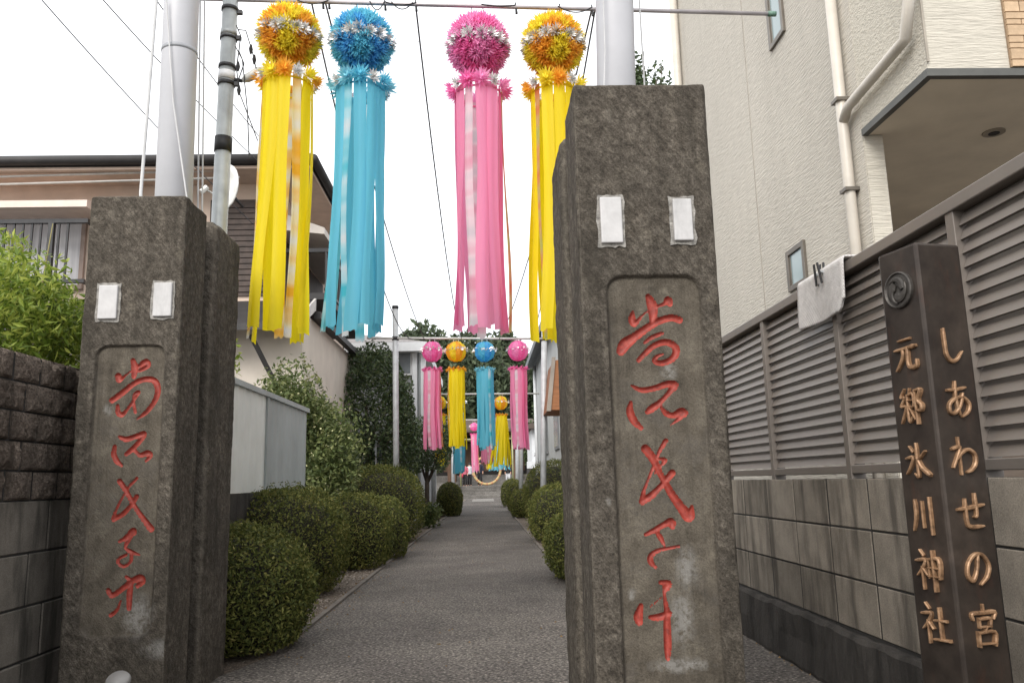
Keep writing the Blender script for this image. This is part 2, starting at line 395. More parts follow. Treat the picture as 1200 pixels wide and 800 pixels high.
def gate_pillar(D, px_front, ytop, rear_px, rear_top, panel_px, chars, plates, cement, label, seed, dep=0.27):
    """D: distance of the front face; px_front (left, right) at height ytop"""
    A, B = atY(px_front[0], ytop, D), atY(px_front[1], ytop, D)
    x0, x1, top = A[0], B[0], (A[2] + B[2]) / 2
    inner = x0 if x0 > 0 else x1
    h = np.array([(x1 - x0) / 2, dep / 2, (top + 0.06) / 2]); c = np.array([(x0 + x1) / 2, D + dep / 2, (top - 0.06) / 2])
    root = thing('stone_gate_pillar', (c[0], c[1], 0), label, 'gate pillar', 'stone gate pillars either side of the path')
    base = np.array([c[0], c[1], 0])
    parts = rough_box(c, h, 0.014, (0.0042, 0.02, 0.012, 0.012, 0.012), 0.004, 22, seed)
    VV, FF, PA, CE, ED = [], [], [], [], []; n0 = 0
    # panel (rounded rectangle on the front face, in x/z)
    (pl, pt), (pr, _), (_, pb) = panel_px
    q0, q1 = atY(pl, pt, D), atY(pr, pt, D); zb = atY(pl, pb, D)[2]
    pc = np.array([(q0[0] + q1[0]) / 2, (q0[2] + zb) / 2]); ph = np.array([(q1[0] - q0[0]) / 2, (q0[2] - zb) / 2]); prr = 0.055
    cs = []
    for st in chars:
        cc = []
        for s_ in st:
            pts = []
            for (px, py, rr) in s_:
                w_ = atY(px, py, D); w2 = atY(px + rr, py, D); pts.append((w_[0], w_[2], abs(w2[0] - w_[0])))
            cc.append(smoothpoly(pts))
        cs.append(cc)
    for k, (p, f, cell) in enumerate(parts):
        q, e = round_disp(p, h, 0.012, 0.0026, 26, seed, 0.012)
        wpos = q + c
        pa = np.zeros(len(q)); ce = np.zeros(len(q))
        if k == 0:
            P2 = wpos[:, [0, 2]].copy()
            allst = [s_ for cc in cs for s_ in cc]
            fd, dv = stroke_field(P2, allst)
            snap = np.abs(fd) < cell * 0.55
            wpos[snap, 0] -= dv[snap, 0] * fd[snap]; wpos[snap, 2] -= dv[snap, 1] * fd[snap]
            P2 = wpos[:, [0, 2]]
            g = np.abs(P2 - pc) - (ph - prr)
            g = np.linalg.norm(np.maximum(g, 0), axis=1) + np.minimum(g.max(1), 0) - prr
            g = g + 0.006 * fbm(wpos, 9, seed + 3, 3)
            t = np.clip(-g / 0.012, 0, 1); t = t * t * (3 - 2 * t)
            wpos[:, 1] += 0.013 * t
            # panel is dressed smoother than the margin: take out part of the roughness
            wpos[:, 1] = wpos[:, 1] * (1 - 0.7 * t) + (D + 0.013 + 0.002 * fbm(wpos, 8, 2, 3)) * 0.7 * t
            fd2 = np.where(snap, 0, fd)
            dcv = np.clip(-fd2 / 0.010, 0, 1)
            wpos[:, 1] += 0.011 * np.sqrt(dcv)
            pa = t
            for (cx, cy, rx, ry) in cement:
                cw = atY(cx, cy, D); rx_ = abs(atY(cx + rx, cy, D)[0] - cw[0]); rz_ = abs(atY(cx, cy + ry, D)[2] - cw[2])
                dd = ((P2[:, 0] - cw[0]) / rx_) ** 2 + ((P2[:, 1] - cw[2]) / rz_) ** 2
                ce = np.maximum(ce, np.exp(-dd * 0.9))
            fcen = fd[f].mean(1); snapc = fd2[f].mean(1)
            inside = snapc < -1e-5
            inside &= (fd2[f] <= 1e-6).all(1)
            fin = f[inside]; f = f[~inside]
            # one part per carved character
            zc = wpos[fin][:, :, 2].mean(1)
            cz = [np.mean([pt_[1] for s_ in cc for pt_ in s_]) for cc in cs]
            lims = [1e9] + [(min(pt_[1] - pt_[2] for s_ in cs[i] for pt_ in s_) + max(pt_[1] + pt_[2] for s_ in cs[i + 1] for pt_ in s_)) / 2 for i in range(len(cs) - 1)] + [-1e9]
            for i in range(len(cs)):
                sel = fin[(zc < lims[i]) & (zc >= lims[i + 1])]
                if len(sel) == 0: continue
                uq, inv = np.unique(sel, return_inverse=True)
                mk_mesh('carved_character', wpos[uq] - base, inv.reshape(-1, 4), MATS['red'], root)
        VV.append(wpos); FF.append(f + n0); PA.append(pa); CE.append(ce); ED.append(e); n0 += len(wpos)
    mk_mesh('pillar_shaft', np.vstack(VV) - base, np.vstack(FF), MATS['stone'], root,
            {'panel': np.concatenate(PA), 'cement': np.concatenate(CE), 'edge': np.concatenate(ED)})
    # rear stay stone
    y0 = D + dep + 0.10; y1 = y0 + 0.40
    rz = atY(rear_px, rear_top, y0 + 0.12)[2]
    sgn = 1 if x0 > 0 else -1
    xi = inner - sgn * 0.012
    xo = xi + sgn * (x1 - x0) * 0.8
    hx = np.array([abs(xo - xi) / 2, (y1 - y0) / 2, (rz + 0.06) / 2]); cx = np.array([(xo + xi) / 2, (y0 + y1) / 2, (rz - 0.06) / 2])
    VV, FF, ED = [], [], []; n0 = 0
    for p, f, cell in rough_box(cx, hx, 0.03, (0.012,) * 5, 0.006, 16, seed + 50):
        q, e = round_disp(p, hx, 0.045, 0.007, 14, seed + 50, 0.014); q = q + cx
        VV.append(q); FF.append(f + n0); ED.append(e); n0 += len(q)
    v = np.vstack(VV); z_ = np.zeros(len(v))
    mk_mesh('rear_stone', v - base, np.vstack(FF), MATS['stone'], root, {'panel': z_, 'cement': z_, 'edge': np.concatenate(ED)})
    for (a, b, t, bt) in plates:
        P, Q = atY(a, t, D), atY(b, bt, D)
        hw, hh = abs(Q[0] - P[0]) / 2 * 0.86, abs(P[2] - Q[2]) / 2 * 0.95; mx_, mz = (P[0] + Q[0]) / 2, (P[2] + Q[2]) / 2
        m = MB(); k = 26; poly = []
        for i in range(k):
            ang = 2 * math.pi * i / k; sx = math.copysign(min(1, abs(math.cos(ang)) * 1.5), math.cos(ang)); sz = math.copysign(min(1, abs(math.sin(ang)) * 1.5), math.sin(ang))
            j = 0.007 + 0.008 * random.random()
            poly.append((mx_ + sx * (hw + j), D - 0.004, mz + sz * (hh + j)))
        m.prism(poly[::-1], (0, 0.014, 0)); mo = m.build('mortar_bed', MORTAR, root)
        pb_ = MB().box(mx_ - hw, mx_ + hw, D - 0.014, D + 0.004, mz - hh, mz + hh).build('white_plate', PLATE, root, bevel=0.004)
    return root, c, h

def Z(org, s, strokes): return [[(org[0] + x * s, org[1] + y * s, r * s) for (x, y, r) in st] for st in strokes]
OR5, OR6, ORB = (680, 320), (690, 480), (710, 600)
right_chars = [
 Z(OR5, .25, [[(322,105,14),(338,140,24),(345,180,22),(342,222,14)], [(365,152,7),(400,138,10),(416,122,19),(424,140,14)],
   [(250,175,6),(246,212,18),(258,235,14),(290,200,7),(320,172,4)],
   [(194,362,22),(212,330,28),(255,298,22),(310,258,19),(370,222,17),(430,205,17),(468,215,18)],
   [(305,322,7),(340,297,11),(388,278,9)],
   [(278,405,12),(310,370,14),(350,336,14),(400,320,16),(444,335,18),(454,370,18),(430,402,16),(388,418,14),(352,410,12),(362,388,9),(392,376,5)]]),
 Z(OR5, .25, [[(245,525,7),(290,545,13),(350,537,14),(410,517,16),(446,520,20)], [(446,528,18),(415,565,13),(380,602,14),(340,632,18),(318,648,12)],
   [(384,625,9),(408,655,15),(440,664,14),(478,650,22),(494,656,16),(462,684,9),(425,712,3)], [(240,602,8),(236,645,18),(255,690,19),(290,725,11)]]),
 Z(OR6, .25, [[(270,182,22),(300,222,20),(340,300,15),(390,390,19),(440,460,23),(475,500,26),(488,450,7),(482,425,2)],
   [(365,145,13),(340,185,10),(320,230,7),(285,320,7),(262,380,9),(255,420,14)], [(255,430,17),(300,400,17),(350,350,14),(395,295,17)],
   [(335,228,7),(362,235,11),(340,265,6),(300,310,4)]]),
 Z(OR6, .25, [[(270,585,9),(310,565,12),(360,537,14),(390,528,22),(396,545,16)], [(322,572,10),(340,600,13),(360,640,5)],
   [(430,640,7),(385,648,7),(330,660,10),(296,685,14),(295,715,14),(320,742,7)]]),
 Z(ORB, .25, [[(260,330,10),(298,336,16),(290,358,16)], [(278,345,9),(280,400,8),(290,460,14),(292,540,18),(295,640,18),(295,690,11)],
   [(168,440,12),(156,490,22),(160,518,18)], [(185,465,3),(225,435,5),(265,402,4)], [(213,495,11),(250,495,17),(300,478,16)]])]
O7, O8, q = (90, 390), (90, 560), .225
left_chars = [
 Z(O7, q, [[(285,140,13),(295,180,19),(290,225,13)], [(310,175,9),(350,148,17),(362,168,16),(320,195,9)], [(208,222,18),(215,243,15),(245,220,7),(272,198,5)],
   [(175,350,16),(230,310,17),(290,262,15),(350,238,15),(400,250,17),(416,300,16),(395,360,14),(350,415,12),(305,447,5)],
   [(205,375,9),(208,412,14),(228,425,13),(260,390,9),(300,332,9),(314,306,11),(290,320,6),(290,370,8),(298,412,9)]]),
 Z(O7, q, [[(215,540,9),(250,552,15),(300,537,14),(340,525,18)], [(340,535,16),(310,575,14),(275,610,14),(250,630,11)],
   [(290,605,9),(320,635,12),(362,624,16),(375,640,14),(352,667,7)], [(190,590,11),(185,630,15),(200,665,15),(225,690,9)]]),
 Z(O8, q, [[(215,15,14),(245,60,14),(290,140,12),(330,200,14),(380,265,18)], [(305,0,9),(260,50,8),(225,110,7),(195,170,8),(185,205,12)],
   [(185,214,15),(235,185,14),(280,135,12),(305,95,13)]]),
 Z(O8, q, [[(215,330,9),(250,310,14),(285,275,17),(292,288,13)], [(285,285,12),(255,335,12),(245,360,7)], [(245,365,7),(275,385,12),(320,400,5)],
   [(275,385,9),(275,430,10),(240,460,9),(210,445,10),(212,420,9),(250,400,8)]]),
 Z(O8, q, [[(155,585,13),(175,612,15),(220,585,15),(270,545,16),(320,520,19),(336,540,16),(310,562,13)], [(250,515,9),(275,540,12),(268,600,16),(265,680,13)],
   [(170,715,12),(200,690,10),(222,640,5)]])]
DR, DL = 2.47, 3.40
gate_pillar(DR, (671, 826), 98, 655, 172, ((709, 322), (821, 322), (709, 850)), right_chars,
            [(700, 732, 231, 287), (785, 814, 233, 284)], [(806, 665, 11, 22), (800, 725, 13, 28), (741, 697, 5, 6), (713, 588, 3, 4), (785, 435, 8, 8), (800, 780, 30, 8)],
            'taller-looking dark stone gate pillar right of the path with red carved characters', 11)
gate_pillar(DL, (106, 219), 229, 258, 266, ((112, 404), (195, 404), (112, 748)), left_chars,
            [(116, 139, 334, 375), (180, 203, 331, 372)], [(160, 722, 16, 22), (215, 400, 6, 8), (190, 760, 22, 10), (125, 480, 5, 6)],
            'dark stone gate pillar left of the path beside the block wall with red carved characters', 31)

# ------------------------------------------------------------------ ground, path, verges
def sheet(name, poly, z, mat, lab):
    m = MB(); p = [(x, y, z) for x, y in poly]; m.add(p, [tuple(range(len(p)))])
    return struct(m.build(name, mat), lab)
sheet('ground', [(-400, -60), (400, -60), (400, 900), (-400, 900)], -0.008, CONC, 'grey ground around the approach path')
ap = MB()
pts_l = [(-3.2, -2), (-3.2, 3.9), (-1.3, 4.0), (-1.12, 4.6), (-1.1, 10), (-1.02, 22), (-0.98, 44)]
pts_r = [(3.2, -2), (1.49, 2.0), (1.49, 4.6), (0.72, 5.2), (0.71, 10), (0.72, 22), (0.8, 44)]
sheet('path', pts_l + pts_r[::-1], 0.0, ASPH, 'grey asphalt approach path running to the steps')
sheet('verge', [(-2.4, 4.0), (-1.3, 4.0), (-1.12, 4.6), (-1.1, 10), (-1.02, 22), (-0.98, 44), (-3.5, 44), (-2.4, 12)], -0.004, DIRT, 'bare earth strip left of the path')
sheet('verge', [(1.49, 4.6), (0.72, 5.2), (0.71, 10), (0.72, 22), (0.8, 44), (3.2, 44), (3.2, 12), (1.49, 12)], -0.0045, DIRT, 'bare earth strip right of the path')
sheet('paving', [(-0.62, 38), (0.42, 38), (0.46, 44), (-0.66, 44)], 0.004, PAVE, 'pale paving at the foot of the steps')
def kerb(pts, dx, name='kerb', lab=None):
    m = MB()
    for (a, b) in zip(pts[:-1], pts[1:]):
        m.prism([(a[0], a[1], -0.01), (a[0] + dx, a[1], -0.01), (a[0] + dx, a[1], 0.018), (a[0], a[1], 0.018)], (b[0] - a[0], b[1] - a[1] - 0.004, 0))
    return struct(m.build(name, simple('kerb_concrete', S((104, 97, 90)), 0.9, var=0.2, scale=9, bump=0.4)), lab)
kerb(pts_l[3:], -0.035, lab='thin concrete edging left of the path'); kerb(pts_r[3:], 0.035, lab='thin concrete edging right of the path')
# loose gravel and fallen leaves on the verges
def scatter(name, boxes, n, size, mat, lab):
    V, Fc = [], []
    for (x0, x1, y0, y1), k in zip(boxes, n):
        p = np.stack([rng.uniform(x0, x1, k), rng.uniform(y0, y1, k), np.zeros(k)], 1)
        for i in range(k):
            s = size * rng.uniform(0.4, 1.2); a = rng.uniform(0, 6.28, 5); b0 = len(V)
            ang = np.sort(a)
            V += [(p[i, 0] + s * math.cos(t), p[i, 1] + s * math.sin(t), -0.004) for t in ang] + [(p[i, 0], p[i, 1], s * 0.6)]
            Fc += [(b0 + j, b0 + (j + 1) % 5, b0 + 5) for j in range(5)]
    m = MB().add(V, Fc); o = m.build(name, mat); return tag(o, lab, None, None, 'stuff')
scatter('gravel', [(-1.9, -1.19, 4.6, 14), (0.8, 1.5, 5, 14)], [1800, 900], 0.014, simple('gravel_stone', S((146, 136, 126)), 0.9, var=0.35, scale=40), 'small loose stones on the earth strips beside the path')
scatter('fallen_leaves', [(-1.2, -0.95, 4.4, 16), (-1.0, 0.6, 4, 18), (1.42, 1.48, 2.4, 4.5)], [260, 90, 70], 0.013, simple('dry_leaf', S((120, 96, 62)), 0.8, var=0.4, scale=30), 'dry fallen leaves along the path edge')

# ------------------------------------------------------------------ block walls
def block_mat(name, base, streak, objvar=0.16, bump=0.35, bsc=70, grit=0.0):
    n = NT(name)
    col = n.ramp(n.noise(8, 7, 0.65), [(0.3, tuple(x * 0.72 for x in base)), (0.55, base), (0.75, tuple(x * 1.15 for x in base))])
    sp = n.ramp(n.noise(190, 3), [(0.35, (0.75,) * 3), (0.65, (1.15,) * 3)])
    col = n.mix(0.8, col, sp, 'MULTIPLY')
    if grit:
        col = n.mix(grit, col, n.ramp(n.noise(75, 5, 0.75), [(0.36, (0.35,) * 3), (0.5, (1, 1, 1)), (0.62, (1.7,) * 3)]), 'MULTIPLY')
    st = n.ramp(n.noise(9, 5, 0.6, n.t.nodes.new('ShaderNodeNewGeometry').outputs['Position'], (1, 1, 0.16)), [(0.48, (0, 0, 0)), (0.66, (0.85,) * 3)])
    col = n.mix(st, col, streak)
    col = n.mix(1, col, n.ramp(n.objrand(), [(0, (1 - objvar,) * 3), (1, (1 + objvar,) * 3)]), 'MULTIPLY')
    n.color(col); n.rough(0.95); n.spec(0.15); n.bump(n.noise(bsc, 7, 0.8), bump, 0.01 + 0.02 * (bump >= 1)); MATS[name] = n.m; return n.m
CB = block_mat('concrete_block', S((136, 128, 117)), S((78, 73, 67)), 0.24)
CBASE = block_mat('concrete_base', S((66, 63, 60)), S((44, 42, 40)), 0.0, 0.8, 18)
RB = block_mat('split_block', S((136, 123, 112)), S((80, 72, 65)), 0.25, 1.0, 55, 0.9)
SB = block_mat('smooth_block', S((114, 108, 100)), S((54, 52, 48)), 0.2, 0.3)
JOINT = simple('mortar_joint', S((46, 44, 42)), 0.95, var=0.2, scale=20)

XW = 1.49
rw = thing('block_wall', (XW + 0.06, 4, 0), 'grey concrete block wall under the louvre fence, on a dark base', 'wall')
zb0 = atX(869, 684.6, XW)[2]; ch = (atX(866, 561.3, XW)[2] - zb0) / 3
m = MB().box(XW + 0.003, XW + 0.115, 0.5, 12, zb0 - 0.02, zb0 + 3 * ch - 0.004); m.build('joint_core', JOINT, rw)
m = MB()  # rough battered foundation
ys = np.linspace(0.5, 12, 400)
for i in range(len(ys) - 1): pass
pv = []; 
prof = [(-0.045, -0.02), (-0.05, 0.02), (-0.042, zb0 * 0.5), (-0.036, zb0 - 0.02), (-0.022, zb0 - 0.004), (0.10, zb0 - 0.004)]
for y in ys:
    for (dx, z) in prof: pv.append((XW + dx, y, z))
pv = np.array(pv); nz = fbm(pv, 9, 3, 4); pv[:, 0] += 0.035 * nz * (pv[:, 0] < XW + 0.05); pv[:, 2] += 0.03 * fbm(pv, 7, 8, 3) * (pv[:, 2] > zb0 - 0.03) - 0.004
m.add(pv, grid_faces(len(ys), len(prof)).tolist()); m.build('foundation', CBASE, rw)
bw = 0.378; yj = [atX(900, 600, XW)[1] + bw * k for k in range(-7, 14)]
bm_ = {}
for row in range(3):
    for i, y in enumerate(yj):
        key = 0
        if key not in bm_:
            mm = MB().box(0, 0.11, 0.007, bw - 0.007, 0.004, ch - 0.004); o = mm.build('concrete_block', CB, rw, bevel=0.003); bm_[key] = o.data; o.data.transform(Matrix.Translation((wloc(rw))))
        else:
            o = bpy.data.objects.new('concrete_block', bm_[key]); o.parent = rw; link(o); b = o.modifiers.new('bevel', 'BEVEL'); b.width = 0.003; b.segments = 2
        off = wloc(rw)
        o.location = (XW - off[0] + random.uniform(-0.0015, 0.0015), y - off[1], zb0 + row * ch - off[2])

XL = -1.88
lw = thing('stone_block_wall', (XL - 0.1, 3.5, 0), 'dark retaining wall of rough and smooth blocks left of the gate, under the green shrub', 'wall')
zt = atX(89, 430, XL)[2]
def zl(pyx): return atX(*pyx, XL)[2]
zr = zl((84, 584))                       # rough / smooth boundary
m = MB().box(XL - 0.25, XL - 0.003, 0.8, 4.9, -0.02, zt - 0.01); m.build('joint_core', JOINT, lw)
hr = (zt - zr) / 5
def rough_face_mesh(wd, hh, seed, amp):
    nu, nv = 20, 14; y = np.linspace(0, wd, nu); z = np.linspace(0, hh, nv)
    Yg, Zg = np.meshgrid(y, z, indexing='ij'); p = np.stack([np.zeros(nu * nv), Yg.ravel(), Zg.ravel()], 1)
    e = np.minimum(np.minimum(p[:, 1], wd - p[:, 1]) / wd * 2, np.minimum(p[:, 2], hh - p[:, 2]) / hh * 2)
    d = amp * (np.sqrt(np.clip(e, 0, 1)) * 0.8 + 1.5 * fbm(p + seed, 30, seed, 4) * (e > 0.02))
    front = p.copy(); front[:, 0] = d
    ring = np.array([(-0.06, 0, 0), (-0.06, wd, 0), (-0.06, wd, hh), (-0.06, 0, hh)])
    f = grid_faces(nu, nv)[:, ::-1].tolist(); n0 = nu * nv
    c = [0, (nu - 1) * nv, nu * nv - 1, nv - 1]
    f += [[n0, n0 + 1] + [k * nv for k in range(nu - 1, -1, -1)], [n0 + 3, n0 + 2] [::-1] + [k * nv + nv - 1 for k in range(nu)][:1] + [],]
    f = f[:-1]
    f += [[n0 + 2, n0 + 3] + [k * nv + nv - 1 for k in range(nu)], [n0 + 3, n0] + list(range(nv)), [n0 + 1, n0 + 2] + [(nu - 1) * nv + k for k in range(nv - 1, -1, -1)]]
    return np.vstack([front, ring]), f
variants = []
for sd in range(5):
    v, f = rough_face_mesh(0.19, hr, sd * 3.1, 0.022); me = bpy.data.meshes.new('split_face_block'); me.from_pydata(v.tolist(), [], f); me.materials.append(RB); variants.append(me)
off = wloc(lw)
for row in range(5):
    y = 0.9 + (0.095 if row % 2 else 0)
    while y < 4.7:
        o = bpy.data.objects.new('split_face_block', variants[random.randrange(5)]); o.parent = lw; link(o)
        o.scale = (1, 0.93, 0.93); o.location = (XL - off[0] + 0.002 + random.uniform(-.002, .006), y - off[1], zr + row * hr + 0.003); y += 0.195
hs = zr / 4.0
sm_ = MB().box(-0.06, 0.001, 0.005, 0.386, 0.004, hs - 0.004); so_ = sm_.build('smooth_block', SB, None, origin=(0, 0, 0)); sme = so_.data; bpy.data.objects.remove(so_)
for row in range(4):
    y = 0.7 + (0.13 if row % 2 else 0)
    while y < 4.5:
        o = bpy.data.objects.new('smooth_block', sme); o.parent = lw; link(o)
        o.location = (XL - off[0] + random.uniform(0, .002) + (0.006 if row == 0 else 0), y - off[1], row * hs); y += 0.392
        b = o.modifiers.new('bevel', 'BEVEL'); b.width = 0.004

# ------------------------------------------------------------------ louvre fence on the right wall
XF = 1.53
zft = atX(1000, 303, XF)[2]; zfb = atX(900, 556, XF)[2]
FM = simple('fence_aluminium', S((122, 114, 107)), 0.42, 0.15, var=0.05, scale=4, dirt=0.12)
fe = thing('louvre_fence', (XF, 4, zb0 + 3 * ch), 'brown metal louvre fence on top of the grey block wall', 'fence')
pys = [atX(x, 450, XF)[1] for x in (900, 990, 1140)]
sp_ = (pys[0] - pys[2]) / 2
pys = [pys[2] - sp_] + [pys[2] + sp_ * k for k in range(0, 6)]
for y in pys:
    MB().box(XF - 0.012, XF + 0.05, y - 0.022, y + 0.022, zb0 + 3 * ch - 0.05, zft - 0.03).build('fence_post', FM, fe, bevel=0.003)
MB().box(XF - 0.018, XF + 0.055, pys[0] - 0.1, pys[-1] + 0.05, zft - 0.045, zft).build('top_rail', FM, fe, bevel=0.004)
MB().box(XF - 0.010, XF + 0.045, pys[0] - 0.1, pys[-1] + 0.05, zfb - 0.005, zfb + 0.03).build('bottom_rail', FM, fe, bevel=0.003)
NS = 17; z0 = zfb + 0.035; pitch = (zft - 0.05 - z0) / NS
offf = wloc(fe); smesh = {}
for (ya, yb) in zip(pys[:-1], pys[1:]):
    ln = yb - ya - 0.046
    for k in range(NS):
        if 'm' not in smesh:
            mm = MB().prism([(0.000, 0, 0.000), (0.004, 0, pitch * 0.20), (0.013, 0, pitch * 0.70), (0.034, 0, pitch * 1.0 + 0.010), (0.034, 0, pitch * 1.0 + 0.005), (0.016, 0, pitch * 0.58), (0.016, 0, 0.0)], (0, ln, 0))
            t_ = mm.build('slat', FM, None, origin=(0, 0, 0)); smesh['m'] = t_.data; bpy.data.objects.remove(t_)
        o = bpy.data.objects.new('slat', smesh['m']); o.parent = fe; link(o)
        o.location = (XF - offf[0] + 0.004, ya + 0.023 - offf[1], z0 + k * pitch - offf[2])

# towel over the fence with two pegs
TW = NT('towel_cloth'); c_ = TW.ramp(TW.noise(30, 4), [(0.3, S((176, 171, 167))), (0.7, S((206, 201, 197)))])
wv = TW.t.nodes.new('ShaderNodeTexWave'); wv.bands_direction = 'DIAGONAL'; wv.inputs['Scale'].default_value = 40; TW.L(TW.co.outputs['Object'], wv.inputs['Vector'])
TW.color(TW.mix(0.25, c_, TW.ramp(wv.outputs[0], [(0.3, (0.35,) * 3), (0.7, (0.9,) * 3)]))); TW.rough(0.95); TW.bump(TW.noise(180, 3), 0.6, 0.004)
ya, yb = atX(998, 303, XF)[1], atX(944, 335, XF)[1]
nu, nv = 24, 40; U, Vg = np.meshgrid(np.linspace(0, 1, nu), np.linspace(0, 1, nv), indexing='ij')
drop = zft - atX(990, 372, XF)[2]
s_arc = Vg.ravel() * (drop + 0.09 + 0.10) ; u = U.ravel()
x_ = np.where(s_arc < drop, XF - 0.03, np.where(s_arc < drop + 0.10, XF - 0.03 + (s_arc - drop), XF + 0.07))
z_ = np.where(s_arc < drop, zft + 0.012 - drop + s_arc, np.where(s_arc < drop + 0.10, zft + 0.014, zft - (s_arc - drop - 0.10)))
cornr = 0.06 * (np.maximum(0, np.abs(u - 0.5) * 2 - 0.75) / 0.25) ** 2
z_ = np.where(s_arc < drop, np.maximum(z_, zft - drop + cornr + 0.012 * np.sin(u * 5)), z_)
x_ = x_ - np.where(s_arc < drop, 0.012 * np.sin(u * 7 + 1) * (1 - s_arc / drop) + 0.004, 0)
tv = np.stack([x_, ya + (yb - ya) * u + 0.012 * (1 - Vg.ravel()) * np.sin(u * 3), z_], 1)
to = mk_mesh('towel', tv - np.array([XF, (ya + yb) / 2, zft]), grid_faces(nu, nv), TW.m, None, loc=(XF, (ya + yb) / 2, zft))
sm = to.modifiers.new('thick', 'SOLIDIFY'); sm.thickness = 0.007
tag(to, 'light grey towel hung over the top of the louvre fence', 'towel')
for i, (a, lab) in enumerate(((0.52, 'dark clothes peg on the grey towel, nearer the window'), (0.40, 'dark clothes peg on the grey towel, nearer the downpipe'))):
    yy = ya + (yb - ya) * a
    p = thing('clothes_peg', (XF - 0.03, yy, zft - 0.03), lab, 'clothes peg', 'pegs holding the towel')
    tilt = 0.012 * (1 if i else -1)
    for sgn in (-1, 1):
        MB().prism([(XF - 0.045 + sgn * 0.006, yy - 0.006, zft - 0.05), (XF - 0.045 + sgn * 0.006 + 0.006, yy - 0.006, zft - 0.05), (XF - 0.04 + sgn * 0.014, yy - 0.006 + tilt, zft + 0.045), (XF - 0.046 + sgn * 0.014, yy - 0.006 + tilt, zft + 0.045)], (0, 0.012, 0)).build('jaw', DARKMET, p)
    MB().tube([(XF - 0.045, yy - 0.008, zft), (XF - 0.045, yy + 0.008, zft)], 0.006, 8).build('spring', STEEL, p)

# ------------------------------------------------------------------ bronze sign post
GB = NT('dark_bronze')
c_ = GB.ramp(GB.noise(7, 6, 0.6), [(0.3, S((48, 42, 39))), (0.55, S((72, 64, 58))), (0.75, S((94, 83, 75)))])
GB.color(GB.mix(GB.ramp(GB.noise(18, 6, 0.7, stretch=(1, 1, 0.3)), [(0.55, (0, 0, 0)), (0.75, (0.5,) * 3)]), c_, S((96, 66, 54)))); GB.b.inputs['Metallic'].default_value = 0.55; GB.rough(0.42); GB.bump(GB.noise(60, 5), 0.12, 0.004)
CU = NT('copper_letter')
CU.color(CU.ramp(CU.noise(60, 5), [(0.3, S((104, 80, 60))), (0.55, S((154, 120, 90))), (0.8, S((182, 152, 124)))])); CU.b.inputs['Metallic'].default_value = 0.35; CU.rough(0.5)
CUG = simple('aged_letter_side', S((82, 78, 74)), 0.5, 0.6, var=0.2, scale=40)
YP = 1.98
pf = atY(1072, 283, YP); zp = pf[2]
pl_, pr_ = atZ(1033, 303, zp), atZ(1117, 286, zp)
dl, dr = pl_ - pf, pr_ - pf
side = 0.5 * (np.linalg.norm(dl) + np.linalg.norm(dr)); ang = math.atan2(dr[1], dr[0])
print('post side', np.linalg.norm(dl), np.linalg.norm(dr), 'angle', math.degrees(math.atan2(dl[1], dl[0]) - ang), 'top', zp)
ur = np.array([math.cos(ang), math.sin(ang), 0]); ul = np.array([-math.sin(ang), math.cos(ang), 0])
sp = thing('sign_post', (pf + side / 2 * (ur + ul)) * np.array([1, 1, 0]), 'square dark bronze post with raised copper characters by the right wall', 'sign post')
m = MB(); A_ = pf * np.array([1, 1, 0]); quad = [A_, A_ + ur * side, A_ + ur * side + ul * side, A_ + ul * side]
m.prism(quad, (0, 0, zp)); m.build('post', GB.m, sp, bevel=0.008)
m = MB(); e_ = 0.03; quad2 = [A_ - e_ * (ur + ul), A_ + ur * (side + e_) - ul * e_, A_ + (ur + ul) * (side + e_), A_ - ur * e_ + ul * (side + e_)]
m.prism(quad2, (0, 0, 0.06)); m.build('plinth', CBASE, sp, bevel=0.006)
